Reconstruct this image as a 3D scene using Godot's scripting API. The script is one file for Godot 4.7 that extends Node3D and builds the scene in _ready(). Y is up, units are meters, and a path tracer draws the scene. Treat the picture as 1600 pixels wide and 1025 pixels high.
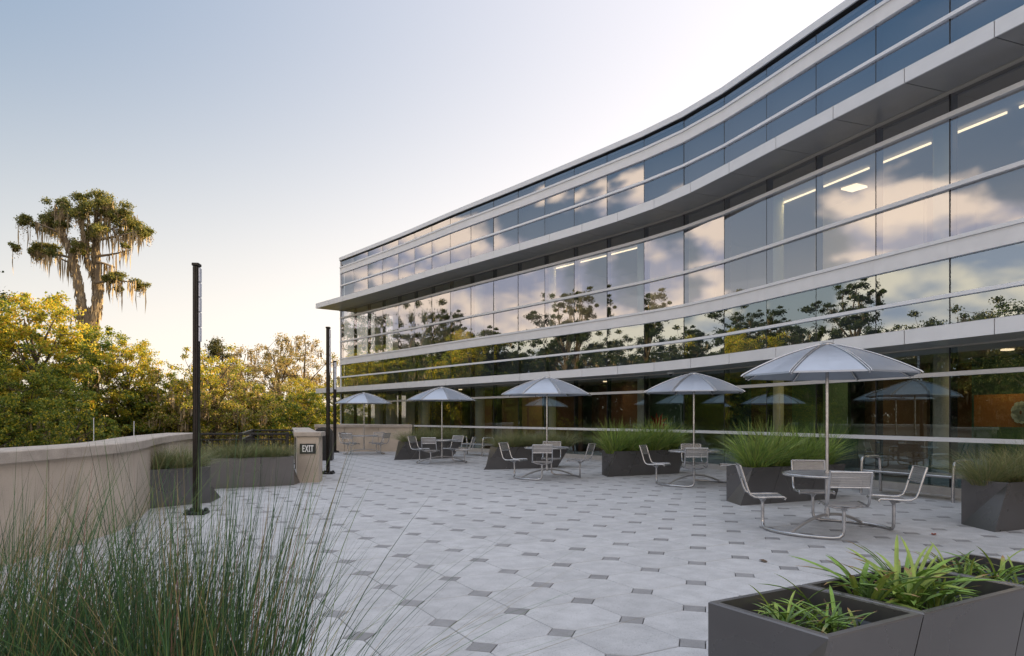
extends Node3D

# ---------------------------------------------------------------- mesh builder
class MB:
	var v := PackedVector3Array()
	var n := PackedVector3Array()
	var c := PackedColorArray()
	var uv := PackedVector2Array()
	var col := Color.WHITE
	var colored := false

	# counter-clockwise as seen from outside; written clockwise as Godot wants it
	func tri(p: Vector3, q: Vector3, r: Vector3) -> void:
		var m := (q - p).cross(r - p)
		m = m.normalized() if m.length_squared() > 1e-16 else Vector3.UP
		v.push_back(p); v.push_back(r); v.push_back(q)
		n.push_back(m); n.push_back(m); n.push_back(m)
		if colored:
			c.push_back(col); c.push_back(col); c.push_back(col)

	func quad(p: Vector3, q: Vector3, r: Vector3, s: Vector3) -> void:
		tri(p, q, r)
		tri(p, r, s)

	func oquad(p: Vector3, q: Vector3, r: Vector3, s: Vector3, center: Vector3) -> void:
		if (q - p).cross(r - p).dot((p + r) * 0.5 - center) >= 0.0:
			quad(p, q, r, s)
		else:
			quad(s, r, q, p)

	func otri(p: Vector3, q: Vector3, r: Vector3, center: Vector3) -> void:
		if (q - p).cross(r - p).dot((p + q + r) / 3.0 - center) >= 0.0:
			tri(p, q, r)
		else:
			tri(r, q, p)

	# a chamfered box
	func box(at: Vector3, size: Vector3, bev := 0.0, basis := Basis.IDENTITY) -> void:
		var h := size * 0.5
		bev = minf(bev, minf(h.x, minf(h.y, h.z)) * 0.6)
		var g := h - Vector3.ONE * bev
		var sg := [-1.0, 1.0]
		for ax in 3:
			var a1 := (ax + 1) % 3
			var a2 := (ax + 2) % 3
			for s in sg:
				var p: Array[Vector3] = []
				for w in [[-1.0, -1.0], [1.0, -1.0], [1.0, 1.0], [-1.0, 1.0]]:
					var q := Vector3.ZERO
					q[ax] = s * h[ax]; q[a1] = w[0] * g[a1]; q[a2] = w[1] * g[a2]
					p.push_back(at + basis * q)
				oquad(p[0], p[1], p[2], p[3], at)
			if bev > 0.0:
				for s in sg:
					for t in sg:
						var e: Array[Vector3] = []
						for w in [[0, -1.0], [0, 1.0], [1, 1.0], [1, -1.0]]:
							var q := Vector3.ZERO
							q[ax] = w[1] * g[ax]
							q[a1] = s * (h[a1] if w[0] == 0 else g[a1])
							q[a2] = t * (g[a2] if w[0] == 0 else h[a2])
							e.push_back(at + basis * q)
						oquad(e[0], e[1], e[2], e[3], at)
		if bev > 0.0:
			for sx in sg:
				for sy in sg:
					for sz in sg:
						otri(at + basis * Vector3(sx * h.x, sy * g.y, sz * g.z), at + basis * Vector3(sx * g.x, sy * h.y, sz * g.z), at + basis * Vector3(sx * g.x, sy * g.y, sz * h.z), at)

	# plan outline as Vector2(x, distance ahead), raised from y0 to y1
	func prism(pts: Array, y0: float, y1: float, bev := 0.0) -> void:
		var k := pts.size()
		var m := Vector2.ZERO
		for p in pts:
			m += p
		m /= k
		var ctr := Vector3(m.x, (y0 + y1) * 0.5, -m.y)
		var top: Array[Vector3] = []
		var bot: Array[Vector3] = []
		var tin: Array[Vector3] = []
		for p in pts:
			var q: Vector2 = p
			var inn: Vector2 = q + (m - q).normalized() * bev * 1.4
			top.push_back(Vector3(q.x, y1 - bev, -q.y))
			tin.push_back(Vector3(inn.x, y1, -inn.y))
			bot.push_back(Vector3(q.x, y0, -q.y))
		for i in k:
			var j := (i + 1) % k
			oquad(bot[i], bot[j], top[j], top[i], ctr)
			if bev > 0.0:
				oquad(top[i], top[j], tin[j], tin[i], ctr)
		for i in range(1, k - 1):
			otri(tin[0], tin[i], tin[i + 1], ctr)
			otri(bot[0], bot[i], bot[i + 1], ctr)

	func tube(p: Array, radius, sides := 8, flat := 1.0) -> void:
		var k := p.size()
		var rings: Array = []
		var side := Vector3.ZERO
		for i in k:
			var d: Vector3 = (p[mini(i + 1, k - 1)] - p[maxi(i - 1, 0)]).normalized()
			if side == Vector3.ZERO:
				side = d.cross(Vector3.UP if absf(d.y) < 0.9 else Vector3.RIGHT).normalized()
			side = (side - d * side.dot(d)).normalized()
			var up := side.cross(d)
			var r: float = radius if radius is float else radius[i]
			var ring: Array[Vector3] = []
			for s in sides:
				var a := TAU * s / sides
				ring.push_back(side * cos(a) * r + up * sin(a) * r * flat)
			rings.push_back(ring)
		for i in k - 1:
			for s in sides:
				var t := (s + 1) % sides
				var o := [[i, s], [i, t], [i + 1, t], [i, s], [i + 1, t], [i + 1, s]]
				for e in o:
					var w: Vector3 = rings[e[0]][e[1]]
					v.push_back(p[e[0]] + w)
					n.push_back(w.normalized() if w.length_squared() > 1e-12 else Vector3.UP)
					if colored:
						c.push_back(col)
		for e in [0, k - 1]:
			for s in range(1, sides - 1):
				otri(p[e] + rings[e][0], p[e] + rings[e][s], p[e] + rings[e][s + 1], p[1] if e == 0 else p[k - 2])

	# profile of Vector2(radius, height) turned about an upright axis
	func lathe(at: Vector3, prof: Array, sides := 24) -> void:
		for i in prof.size() - 1:
			var p: Vector2 = prof[i]
			var q: Vector2 = prof[i + 1]
			var nn := Vector2(q.y - p.y, p.x - q.x).normalized()
			for s in sides:
				var a := TAU * s / sides
				var b := TAU * (s + 1) / sides
				for e in [[p, a], [q, b], [q, a], [p, a], [p, b], [q, b]]:
					v.push_back(at + Vector3(e[0].x * cos(e[1]), e[0].y, e[0].x * sin(e[1])))
					n.push_back(Vector3(nn.x * cos(e[1]), nn.y, nn.x * sin(e[1])))
					if colored:
						c.push_back(col)

	# a loose leaf: no normals are kept in such builders
	func leaf(at: Vector3, dir: Vector3, across: Vector3, tint: Color) -> void:
		var a := at - across
		var b := at + across
		var e := at + dir
		var s := at - dir * 0.6
		v.push_back(s); v.push_back(a); v.push_back(e)
		v.push_back(s); v.push_back(e); v.push_back(b)
		for i in 6:
			c.push_back(tint)

	# a curved blade of grass as a tapering ribbon
	func blade(at: Vector3, lean: Vector3, height: float, bend: float, width: float, segs: int, tint: Color, face: float) -> void:
		var w := Vector3(cos(face), 0, sin(face)) * width * 0.5
		var p0 := at
		var w0 := w
		for i in range(1, segs + 1):
			var t := float(i) / segs
			var p1 := at + Vector3(0, height * (t - bend * t * t * 0.5), 0) + lean * (t * 0.45 + t * t * (0.55 + bend * 0.6))
			var w1 := w * (1.0 - t * t * 0.92)
			v.push_back(p0 - w0); v.push_back(p0 + w0); v.push_back(p1 + w1)
			c.push_back(tint); c.push_back(tint); c.push_back(tint)
			if i < segs:
				v.push_back(p0 - w0); v.push_back(p1 + w1); v.push_back(p1 - w1)
				c.push_back(tint); c.push_back(tint); c.push_back(tint)
			p0 = p1
			w0 = w1

	func mesh() -> ArrayMesh:
		var arr := []
		arr.resize(Mesh.ARRAY_MAX)
		arr[Mesh.ARRAY_VERTEX] = v
		if n.size() == v.size():
			arr[Mesh.ARRAY_NORMAL] = n
		if c.size() == v.size() and c.size() > 0:
			arr[Mesh.ARRAY_COLOR] = c
		if uv.size() == v.size() and uv.size() > 0:
			arr[Mesh.ARRAY_TEX_UV] = uv
		var m := ArrayMesh.new()
		m.add_surface_from_arrays(Mesh.PRIMITIVE_TRIANGLES, arr)
		return m


var M := {}
var rng := RandomNumberGenerator.new()
var taken := {}

func rf(a: float, b: float) -> float:
	return rng.randf_range(a, b)

func numbered(called: String) -> String:
	var k: int = taken.get(called, 0)
	taken[called] = k + 1
	return called if k == 0 else "%s_%03d" % [called, k]

func child_name(parent: Node, called: String) -> String:
	var seen: Dictionary = parent.get_meta("_used") if parent.has_meta("_used") else {}
	var k: int = seen.get(called, 0)
	seen[called] = k + 1
	parent.set_meta("_used", seen)
	return called if k == 0 else "%s_%03d" % [called, k]

func tag(o: Node3D, label: String, category := "", group := "", kind := "") -> void:
	o.set_meta("label", label)
	if category:
		o.set_meta("category", category)
	if group:
		o.set_meta("group", group)
	if kind:
		o.set_meta("kind", kind)

func thing(called: String, label: String, category: String, at := Vector3.ZERO, turn := 0.0, group := "", kind := "") -> Node3D:
	var o := Node3D.new()
	o.name = numbered(called)
	add_child(o, true)
	o.position = at
	o.rotation.y = turn
	tag(o, label, category, group, kind)
	return o

func put(mesh: Mesh, called: String, mat: Material, parent: Node = self) -> MeshInstance3D:
	var o := MeshInstance3D.new()
	o.name = numbered(called) if parent == self else child_name(parent, called)
	o.mesh = mesh
	o.material_override = mat
	parent.add_child(o, true)
	return o

func obj(b: MB, called: String, mat: Material, parent: Node = self) -> MeshInstance3D:
	return put(b.mesh(), called, mat, parent)

func dup(root: Node3D, at: Vector3, turn: float, label: String) -> Node3D:
	var r: Node3D = root.duplicate()
	r.name = numbered(str(root.name))
	add_child(r, true)
	r.position = at
	r.rotation.y = turn
	r.set_meta("label", label)
	return r

func at(x: float, d: float, y := 0.0) -> Vector3:
	return Vector3(x, y, -d)

# ---------------------------------------------------------------- materials
func lin(r: float, g: float, b: float) -> Color:
	return Color(r, g, b).linear_to_srgb()

func mat(called: String, color: Color, rough := 0.7, metal := 0.0) -> StandardMaterial3D:
	var m := StandardMaterial3D.new()
	m.resource_name = called
	m.albedo_color = color
	m.roughness = rough
	m.metallic = metal
	M[called] = m
	return m

func noise_tex(freq: float, lo: float, hi: float, octaves := 4, px := 512, seed_ := 1) -> NoiseTexture2D:
	var fn := FastNoiseLite.new()
	fn.seed = seed_
	fn.noise_type = FastNoiseLite.TYPE_SIMPLEX_SMOOTH
	fn.frequency = freq
	fn.fractal_octaves = octaves
	var t := NoiseTexture2D.new()
	t.width = px
	t.height = px
	t.seamless = true
	t.noise = fn
	var g := Gradient.new()
	g.set_color(0, Color(lo, lo, lo))
	g.set_color(1, Color(hi, hi, hi))
	t.color_ramp = g
	return t

# grain of cast concrete: fine sand with scattered pale chips and dark pores
func grain_tex(px: int, chips: int, seed_: int, lo := 0.86) -> ImageTexture:
	var r := RandomNumberGenerator.new()
	r.seed = seed_
	var im := Image.create(px, px, false, Image.FORMAT_RGB8)
	for y in px:
		for x in px:
			var k := lo + r.randf() * 0.08
			im.set_pixel(x, y, Color(k, k, k))
	for i in chips:
		var x := r.randi() % px
		var y := r.randi() % px
		var bright := r.randf() < 0.6
		var k := r.randf_range(0.96, 1.0) if bright else r.randf_range(0.62, 0.78)
		var s := r.randi_range(1, 3)
		for dy in s:
			for dx in s:
				if r.randf() < 0.85:
					im.set_pixel((x + dx) % px, (y + dy) % px, Color(k, k, k))
	return ImageTexture.create_from_image(im)

func world_map(m: StandardMaterial3D, t: Texture2D, metres: float, detail: Texture2D = null, detail_metres := 5.0) -> void:
	m.albedo_texture = t
	m.uv1_triplanar = true
	m.uv1_world_triplanar = true
	m.uv1_scale = Vector3.ONE / metres
	if detail:
		m.detail_enabled = true
		m.detail_albedo = detail
		m.detail_blend_mode = BaseMaterial3D.BLEND_MODE_MUL
		m.detail_uv_layer = BaseMaterial3D.DETAIL_UV_2
		m.uv2_triplanar = true
		m.uv2_world_triplanar = true
		m.uv2_scale = Vector3.ONE / detail_metres

func leaf_mat(called: String, glow: float) -> void:
	var m := mat(called, Color.WHITE, 0.6)
	m.vertex_color_use_as_albedo = true
	m.cull_mode = BaseMaterial3D.CULL_DISABLED
	m.backlight_enabled = true
	m.backlight = Color(glow, glow, glow)

func make_materials() -> void:
	var grain := grain_tex(512, 5200, 11)
	var blotch := noise_tex(0.03, 0.88, 1.0, 6, 512, 3)
	var tones := [0.605, 0.64, 0.665, 0.62]
	for i in 4:
		var k: float = tones[i]
		var m := mat("paver_%d" % i, lin(k * 0.975, k * 0.985, k * 1.005), 0.78)
		world_map(m, grain, 0.9, blotch, 4.3)
	for i in 2:
		var k: float = [0.32, 0.36][i]
		var m := mat("accent_%d" % i, lin(k, k, k * 1.02), 0.72)
		world_map(m, grain, 0.7, blotch, 3.1)
	mat("bed", lin(0.06, 0.06, 0.06), 0.95)
	var stucco := mat("stucco", lin(0.60, 0.52, 0.435), 0.88)
	world_map(stucco, grain_tex(512, 1200, 5, 0.9), 0.6, noise_tex(0.008, 0.86, 1.0, 5, 512, 8), 3.7)
	stucco.heightmap_enabled = true
	stucco.heightmap_texture = noise_tex(0.09, 0.0, 1.0, 3, 512, 21)
	stucco.heightmap_scale = 0.15
	var cast_stone := mat("cast_stone", lin(0.60, 0.53, 0.46), 0.8)
	world_map(cast_stone, grain, 0.8, noise_tex(0.015, 0.8, 1.0, 5, 512, 9), 2.3)
	var curb := mat("curb", lin(0.55, 0.53, 0.50), 0.8)
	world_map(curb, grain, 0.8, blotch, 2.9)
	var wear := noise_tex(0.01, 0.95, 1.0, 5, 512, 14)
	var alum := mat("aluminium", lin(0.77, 0.79, 0.83), 0.42, 0.15)
	world_map(alum, wear, 3.1)
	var band := mat("band_metal", lin(0.78, 0.79, 0.815), 0.5, 0.1)
	world_map(band, wear, 2.6)
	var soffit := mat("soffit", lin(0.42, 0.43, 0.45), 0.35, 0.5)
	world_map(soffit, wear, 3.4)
	mat("trim", lin(0.5, 0.47, 0.43), 0.6)
	mat("dark_frame", lin(0.02, 0.021, 0.024), 0.45, 0.2)
	mat("spandrel", lin(0.025, 0.035, 0.045), 0.6)
	var bronze := mat("planter", lin(0.155, 0.152, 0.156), 0.30, 0.6)
	world_map(bronze, noise_tex(0.006, 0.9, 1.0, 5, 512, 17), 2.1)
	bronze.roughness_texture = noise_tex(0.01, 0.85, 1.0, 4, 256, 18)
	mat("bin_shell", lin(0.03, 0.03, 0.032), 0.4, 0.3)
	mat("liner", lin(0.03, 0.03, 0.033), 0.8)
	var soil := mat("soil", lin(0.035, 0.025, 0.018), 0.95)
	world_map(soil, noise_tex(0.06, 0.4, 1.0, 4, 256, 6), 0.4)
	var steel := mat("steel", lin(0.62, 0.62, 0.63), 0.27, 0.85)
	world_map(steel, noise_tex(0.02, 0.8, 1.0, 4, 256, 16), 0.8)
	var mesh_steel := mat("mesh_steel", lin(0.40, 0.40, 0.41), 0.45, 0.5)
	world_map(mesh_steel, wear, 0.7)
	var cano := mat("canopy_metal", lin(0.36, 0.405, 0.48), 0.33, 0.5)
	world_map(cano, noise_tex(0.012, 0.93, 1.0, 5, 512, 31), 1.7)
	mat("black_metal", lin(0.012, 0.012, 0.013), 0.4, 0.3)
	var post := mat("post_bronze", lin(0.03, 0.026, 0.023), 0.36, 0.6)
	world_map(post, noise_tex(0.02, 0.8, 1.0, 4, 256, 19), 0.6)
	mat("lens", lin(0.55, 0.58, 0.66), 0.15, 0.1)
	mat("sign_black", lin(0.014, 0.018, 0.02), 0.35)
	mat("sign_white", lin(0.72, 0.74, 0.74), 0.6)
	mat("white_wall", lin(0.62, 0.62, 0.60), 0.9)
	mat("ceiling", lin(0.48, 0.47, 0.45), 0.9)
	mat("carpet", lin(0.10, 0.10, 0.11), 0.95)
	mat("green_wall", lin(0.08, 0.16, 0.09), 0.8)
	mat("tan_wall", lin(0.19, 0.13, 0.07), 0.8)
	mat("orange_wall", lin(0.33, 0.15, 0.035), 0.8)
	mat("orange_print", lin(0.30, 0.14, 0.03), 0.6)
	mat("brown_wall", lin(0.10, 0.055, 0.03), 0.8)
	mat("red_print", lin(0.42, 0.035, 0.02), 0.6)
	mat("pale_print", lin(0.42, 0.55, 0.45), 0.6)
	mat("teal_fabric", lin(0.03, 0.10, 0.12), 0.9)
	mat("column_paint", lin(0.45, 0.52, 0.46), 0.7)
	for nm in [["vision_glass", 0.46, Color(0.85, 0.86, 0.90)], ["lobby_glass", 0.50, Color(0.60, 0.665, 0.66)], ["spandrel_glass", 0.44, Color(0.80, 0.86, 0.885)]]:
		var im := Image.create(4, 4, false, Image.FORMAT_RGBA8)
		im.fill(Color(1, 1, 1, nm[1]))
		var g := mat(nm[0], nm[2], 0.0, 1.0)
		g.albedo_texture = ImageTexture.create_from_image(im)
		g.transparency = BaseMaterial3D.TRANSPARENCY_ALPHA
		g.cull_mode = BaseMaterial3D.CULL_DISABLED
	var gg := mat("green_glass", Color(lin(0.20, 0.52, 0.42), 0.62), 0.3)
	gg.transparency = BaseMaterial3D.TRANSPARENCY_ALPHA
	gg.cull_mode = BaseMaterial3D.CULL_DISABLED
	var lamp := mat("lamp_strip", lin(0.9, 0.8, 0.6), 0.5)
	lamp.emission_enabled = true
	lamp.emission = lin(1.0, 0.80, 0.50)
	lamp.emission_energy_multiplier = 0.8
	var bark := mat("bark", Color.WHITE, 0.95)
	bark.vertex_color_use_as_albedo = true
	leaf_mat("foliage", 0.95)
	leaf_mat("grass_blades", 0.5)
	leaf_mat("moss", 0.45)
	var turf := mat("turf", lin(0.075, 0.085, 0.03), 0.95)
	world_map(turf, noise_tex(0.03, 0.45, 1.0, 5, 512, 26), 6.0, noise_tex(0.01, 0.5, 1.0, 4, 512, 27), 41.0)


# ---------------------------------------------------------------- sky
const SUN_AZ := 70.0
const SUN_EL := 15.0

func direction(az: float, el: float) -> Vector3:
	var a := deg_to_rad(az)
	var e := deg_to_rad(el)
	return Vector3(sin(a) * cos(e), sin(e), -cos(a) * cos(e))

func make_sky() -> PanoramaSkyMaterial:
	var w := 2048
	var h := 1024
	var f := PackedFloat32Array()
	f.resize(w * h * 3)
	var big := FastNoiseLite.new()
	big.seed = 5
	big.noise_type = FastNoiseLite.TYPE_SIMPLEX_SMOOTH
	big.frequency = 1.0
	big.fractal_octaves = 6
	big.fractal_gain = 0.52
	var mask := FastNoiseLite.new()
	mask.seed = 12
	mask.noise_type = FastNoiseLite.TYPE_SIMPLEX_SMOOTH
	mask.frequency = 1.0
	mask.fractal_octaves = 2
	var sun := direction(SUN_AZ, SUN_EL)
	var k := 0
	for y in h:
		var el := 90.0 - (y + 0.5) / h * 180.0
		var ce := cos(deg_to_rad(el))
		var se := sin(deg_to_rad(el))
		var e := maxf(el, 0.0)
		var hz := exp(-pow(e / 19.0, 2.0))
		var low := exp(-e / 9.0)
		for x in w:
			var az := wrapf((x + 0.5) / w * TAU, -PI, PI)
			var d := Vector3(sin(az) * ce, se, -cos(az) * ce)
			var g := rad_to_deg(acos(clampf(d.dot(sun), -1, 1)))
			var glow := exp(-pow(g / 78.0, 2.4))
			var core := exp(-pow(g / 16.0, 2.0)) * 0.6
			var far := 1.0 - 0.22 * smoothstep(95.0, 170.0, g)
			var r := 0.0 + 0.30 * hz * far + 0.12 * low + 0.56 * glow + core
			var gg := 0.074 + 0.255 * hz * far + 0.04 * low + 0.445 * glow + core * 0.8
			var b := 0.165 + 0.165 * hz * far - 0.025 * low + 0.365 * glow + core * 0.5
			if el < 0.0:
				var dk := smoothstep(0.0, -6.0, el)
				r = lerpf(r, 0.10, dk); gg = lerpf(gg, 0.10, dk); b = lerpf(b, 0.07, dk)
			else:
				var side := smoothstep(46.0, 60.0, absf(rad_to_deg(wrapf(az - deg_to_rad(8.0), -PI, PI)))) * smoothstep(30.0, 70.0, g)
				var fill_veil := smoothstep(30.0, 58.0, el) * (0.72 + 0.28 * mask.get_noise_3dv(Vector3(d.x * 3.0, d.y * 2.0 + 9.0, d.z * 3.0)))  # bright layer overhead, out of view, added to fill the shaded terrace
				r = lerpf(r, 0.72, fill_veil * 0.85); gg = lerpf(gg, 0.745, fill_veil * 0.85); b = lerpf(b, 0.83, fill_veil * 0.85)
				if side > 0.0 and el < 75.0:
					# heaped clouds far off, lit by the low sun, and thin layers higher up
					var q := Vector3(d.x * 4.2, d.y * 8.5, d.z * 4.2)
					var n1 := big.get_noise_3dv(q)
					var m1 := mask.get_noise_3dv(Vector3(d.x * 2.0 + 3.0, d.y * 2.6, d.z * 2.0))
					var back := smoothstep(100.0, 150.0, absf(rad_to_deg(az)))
					var top := 11.5 + m1 * 13.0 + back * 24.0  # clouds behind the camera are raised to add fill light on the terrace
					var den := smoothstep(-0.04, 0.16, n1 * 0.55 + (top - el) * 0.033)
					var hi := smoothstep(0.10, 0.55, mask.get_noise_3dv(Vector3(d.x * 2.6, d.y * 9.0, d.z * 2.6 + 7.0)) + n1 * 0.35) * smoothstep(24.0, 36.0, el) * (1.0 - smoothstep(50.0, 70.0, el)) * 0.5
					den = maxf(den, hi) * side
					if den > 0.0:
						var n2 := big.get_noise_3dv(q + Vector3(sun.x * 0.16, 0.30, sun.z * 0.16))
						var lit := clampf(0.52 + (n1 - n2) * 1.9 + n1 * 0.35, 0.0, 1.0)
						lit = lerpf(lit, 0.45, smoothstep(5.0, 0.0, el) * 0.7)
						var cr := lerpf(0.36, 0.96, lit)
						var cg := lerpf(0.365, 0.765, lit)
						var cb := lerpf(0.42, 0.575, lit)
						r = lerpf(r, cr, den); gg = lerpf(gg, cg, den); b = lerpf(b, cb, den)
			f[k] = r; f[k + 1] = gg; f[k + 2] = b
			k += 3
	var im := Image.create_from_data(w, h, false, Image.FORMAT_RGBF, f.to_byte_array())
	var s := PanoramaSkyMaterial.new()
	s.panorama = ImageTexture.create_from_image(im)
	return s


# ---------------------------------------------------------------- ready
func _ready() -> void:
	rng.seed = 2024
	var cam := Camera3D.new()
	cam.name = "camera"
	add_child(cam)
	cam.position = Vector3(0, 1.471, 0)
	cam.projection = Camera3D.PROJECTION_FRUSTUM
	cam.near = 0.1
	cam.far = 2000.0
	cam.size = 1025.0 / 1095.0 * 0.1
	cam.frustum_offset = Vector2(0, 139.0 / 1095.0 * 0.1)
	cam.current = true

	var we := WorldEnvironment.new()
	we.name = "environment"
	var env := Environment.new()
	env.background_mode = Environment.BG_SKY
	var sky := Sky.new()
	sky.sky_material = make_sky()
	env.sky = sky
	env.tonemap_mode = Environment.TONE_MAPPER_LINEAR
	env.tonemap_exposure = 2.38
	env.sdfgi_enabled = true
	env.ssao_enabled = true
	env.ssil_enabled = true
	we.environment = env
	add_child(we)

	var sun := DirectionalLight3D.new()
	sun.name = "sun"
	sun.light_energy = 1.6
	sun.light_color = Color(1.0, 0.85, 0.60)
	sun.light_angular_distance = 0.5
	sun.shadow_enabled = true
	add_child(sun)
	sun.look_at_from_position(direction(SUN_AZ, SUN_EL) * 50.0, Vector3.ZERO, Vector3.UP)

	make_materials()
	build_ground()
	build_terrace()
	build_office()
	build_left_wall()
	build_far_wall_and_pillar()
	build_fence()
	build_trees()
	build_planters()
	build_tables()
	build_benches()
	build_lamps()
	build_small()


# ---------------------------------------------------------------- ground and terrace
func build_ground() -> void:
	var b := MB.new()
	b.quad(Vector3(-900, -0.75, 700), Vector3(900, -0.75, 700), Vector3(900, -0.75, -1200), Vector3(-900, -0.75, -1200))
	var o := obj(b, "ground", M.turf)
	tag(o, "rough grassy ground below and beyond the terrace", "", "", "structure")

const CELL := 0.6118
const LAT_ANG := 2.0871
const LAT_O := Vector2(0.1084, 3.948)
const DOT := 0.116

func octagon(sh: float) -> MB:
	var b := MB.new()
	var h := CELL * 0.5 - 0.003
	var k := CELL * 0.5 - DOT - 0.001
	var pts := [Vector2(h, -k), Vector2(h, k), Vector2(k, h), Vector2(-k, h), Vector2(-h, k), Vector2(-h, -k), Vector2(-k, -h), Vector2(k, -h)]
	slab(b, pts, sh)
	return b

func slab(b: MB, pts: Array, y: float) -> void:
	var bev := 0.004
	var k := pts.size()
	for i in k:
		var p: Vector2 = pts[i]
		var q: Vector2 = pts[(i + 1) % k]
		var pi_ := p * (1.0 - bev / p.length())
		var qi := q * (1.0 - bev / q.length())
		b.otri(Vector3(0, y, 0), Vector3(pi_.x, y, pi_.y), Vector3(qi.x, y, qi.y), Vector3(0, -1, 0))
		b.oquad(Vector3(pi_.x, y, pi_.y), Vector3(qi.x, y, qi.y), Vector3(q.x, y - bev, q.y), Vector3(p.x, y - bev, p.y), Vector3(0, -0.3, 0))
		b.oquad(Vector3(p.x, y - bev, p.y), Vector3(q.x, y - bev, q.y), Vector3(q.x, y - 0.03, q.y), Vector3(p.x, y - 0.03, p.y), Vector3(0, y - 0.02, 0))

func build_terrace() -> void:
	var t := thing("terrace", "wide paved roof terrace of pale octagonal pavers with small dark square insets", "", Vector3.ZERO, 0, "", "structure")
	var b := MB.new()
	b.prism([Vector2(-7.6, -7), Vector2(16, -7), Vector2(16, 46), Vector2(-12.5, 46), Vector2(-12.5, 30.3), Vector2(-7.6, 30.3)].slice(0, 3) + [Vector2(-7.6, 46)], -0.72, -0.022)
	obj(b, "mortar_bed", M.bed, t)
	var oct := octagon(0.0).mesh()
	var db := MB.new()
	var q := DOT - 0.004
	slab(db, [Vector2(q, 0), Vector2(0, q), Vector2(-q, 0), Vector2(0, -q)], 0.0)
	var dot := db.mesh()
	var e1 := Vector2(cos(LAT_ANG), sin(LAT_ANG)) * CELL
	var e2 := Vector2(sin(LAT_ANG), -cos(LAT_ANG)) * CELL
	var octs := []
	var dots := []
	for i in range(-30, 90):
		for j in range(-60, 70):
			for kind in 2:
				var p: Vector2 = LAT_O + e1 * (i + 0.5 * kind) + e2 * (j + 0.5 * kind)
				if p.y < -6.5 or p.y > 42.0 or p.x < wall_x(p.y) or p.x > 14.0 or facade_gap(p) < -0.35:
					continue
				var dd := p.y
				var sees: bool = dd > 2.6 and absf(p.x) < dd * 0.76 + 0.3 and not (p.x > 0.9 and dd < 3.2)
				var key := dd if sees else 1000.0 + p.length()
				(octs if kind else dots).push_back([key, p])
	octs.sort_custom(func(x, y): return x[0] < y[0])
	dots.sort_custom(func(x, y): return x[0] < y[0])
	# Godot's turn about y is opposite to the plan's turn, because the plan's second axis is -z
	var turn := Basis(Vector3.UP, LAT_ANG)
	for kind in 2:
		var list: Array = octs if kind else dots
		var mesh: ArrayMesh = oct if kind else dot
		var src: PackedVector3Array = mesh.surface_get_arrays(0)[Mesh.ARRAY_VERTEX]
		var srn: PackedVector3Array = mesh.surface_get_arrays(0)[Mesh.ARRAY_NORMAL]
		var rest := MB.new()
		for k in list.size():
			var p: Vector2 = list[k][1]
			var tilt := Basis.from_euler(Vector3(rf(-1, 1) * 0.0025, 0, rf(-1, 1) * 0.0025))
			var tr := Transform3D(tilt * turn, at(p.x, p.y, rf(-0.0012, 0.0012)))
			if k < 300:
				var o := put(mesh, "paver" if kind else "accent_paver", M["paver_%d" % rng.randi_range(0, 3)] if kind else M["accent_%d" % rng.randi_range(0, 1)], t)
				o.transform = tr
			else:
				for s in src.size():
					rest.v.push_back(tr * src[s])
					rest.n.push_back(tr.basis * srn[s])
		var f := obj(rest, "paver_field" if kind else "accent_paver_field", M.paver_0 if kind else M.accent_0, t)
		f.set_meta("kind", "stuff")

const WALL := [Vector2(-5.0, -5.0), Vector2(-5.0, 4.0), Vector2(-5.01, 6.2), Vector2(-5.01, 7.58), Vector2(-5.06, 8.93), Vector2(-5.4, 10.15), Vector2(-5.85, 11.35), Vector2(-6.25, 12.6), Vector2(-6.55, 13.8), Vector2(-6.8, 15.0)]

func wall_x(d: float) -> float:
	if d > 15.0:
		return -7.5
	for i in WALL.size() - 1:
		if d <= WALL[i + 1].y:
			return lerpf(WALL[i].x, WALL[i + 1].x, (d - WALL[i].y) / (WALL[i + 1].y - WALL[i].y)) - 0.25
	return -7.0


# ---------------------------------------------------------------- office building
const FN := [Vector2(-9.855, 40.315), Vector2(-8.824, 39.05), Vector2(-7.789, 37.789), Vector2(-6.755, 36.528), Vector2(-5.732, 35.262), Vector2(-4.732, 33.987), Vector2(-3.757, 32.704), Vector2(-2.782, 31.43), Vector2(-1.786, 30.171), Vector2(-0.778, 28.923), Vector2(0.226, 27.671), Vector2(1.223, 26.408), Vector2(2.218, 25.129), Vector2(3.218, 23.826), Vector2(4.224, 22.473), Vector2(5.143, 21.034), Vector2(5.894, 19.499), Vector2(6.495, 17.912), Vector2(7.067, 16.319), Vector2(7.646, 14.753), Vector2(8.227, 13.193), Vector2(8.81, 11.66), Vector2(9.4, 10.12), Vector2(10.0, 8.58)]

func seg_normal(i: int) -> Vector2:
	var u: Vector2 = (FN[i + 1] - FN[i]).normalized()
	return Vector2(u.y, -u.x)

func node_normal(i: int) -> Vector2:
	var m := FN.size() - 1
	return (seg_normal(clampi(i - 1, 0, m - 1)) + seg_normal(clampi(i, 0, m - 1))).normalized()

func off(i: int, o: float) -> Vector2:
	return FN[i] + node_normal(i) * o

# plan outline of one bay between two depths in front of (+) or behind (-) the glass line; g: joint left at each end
func bay(i: int, o1: float, o2: float, g := 0.0, o1b := 999.0, o2b := 999.0) -> Array:
	var a1 := off(i, o1)
	var a2 := off(i, o2)
	var b1 := off(i + 1, o1 if o1b > 900.0 else o1b)
	var b2 := off(i + 1, o2 if o2b > 900.0 else o2b)
	var d1 := (b1 - a1).normalized() * g
	var d2 := (b2 - a2).normalized() * g
	return [a1 + d1, b1 - d1, b2 - d2, a2 + d2]

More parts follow.
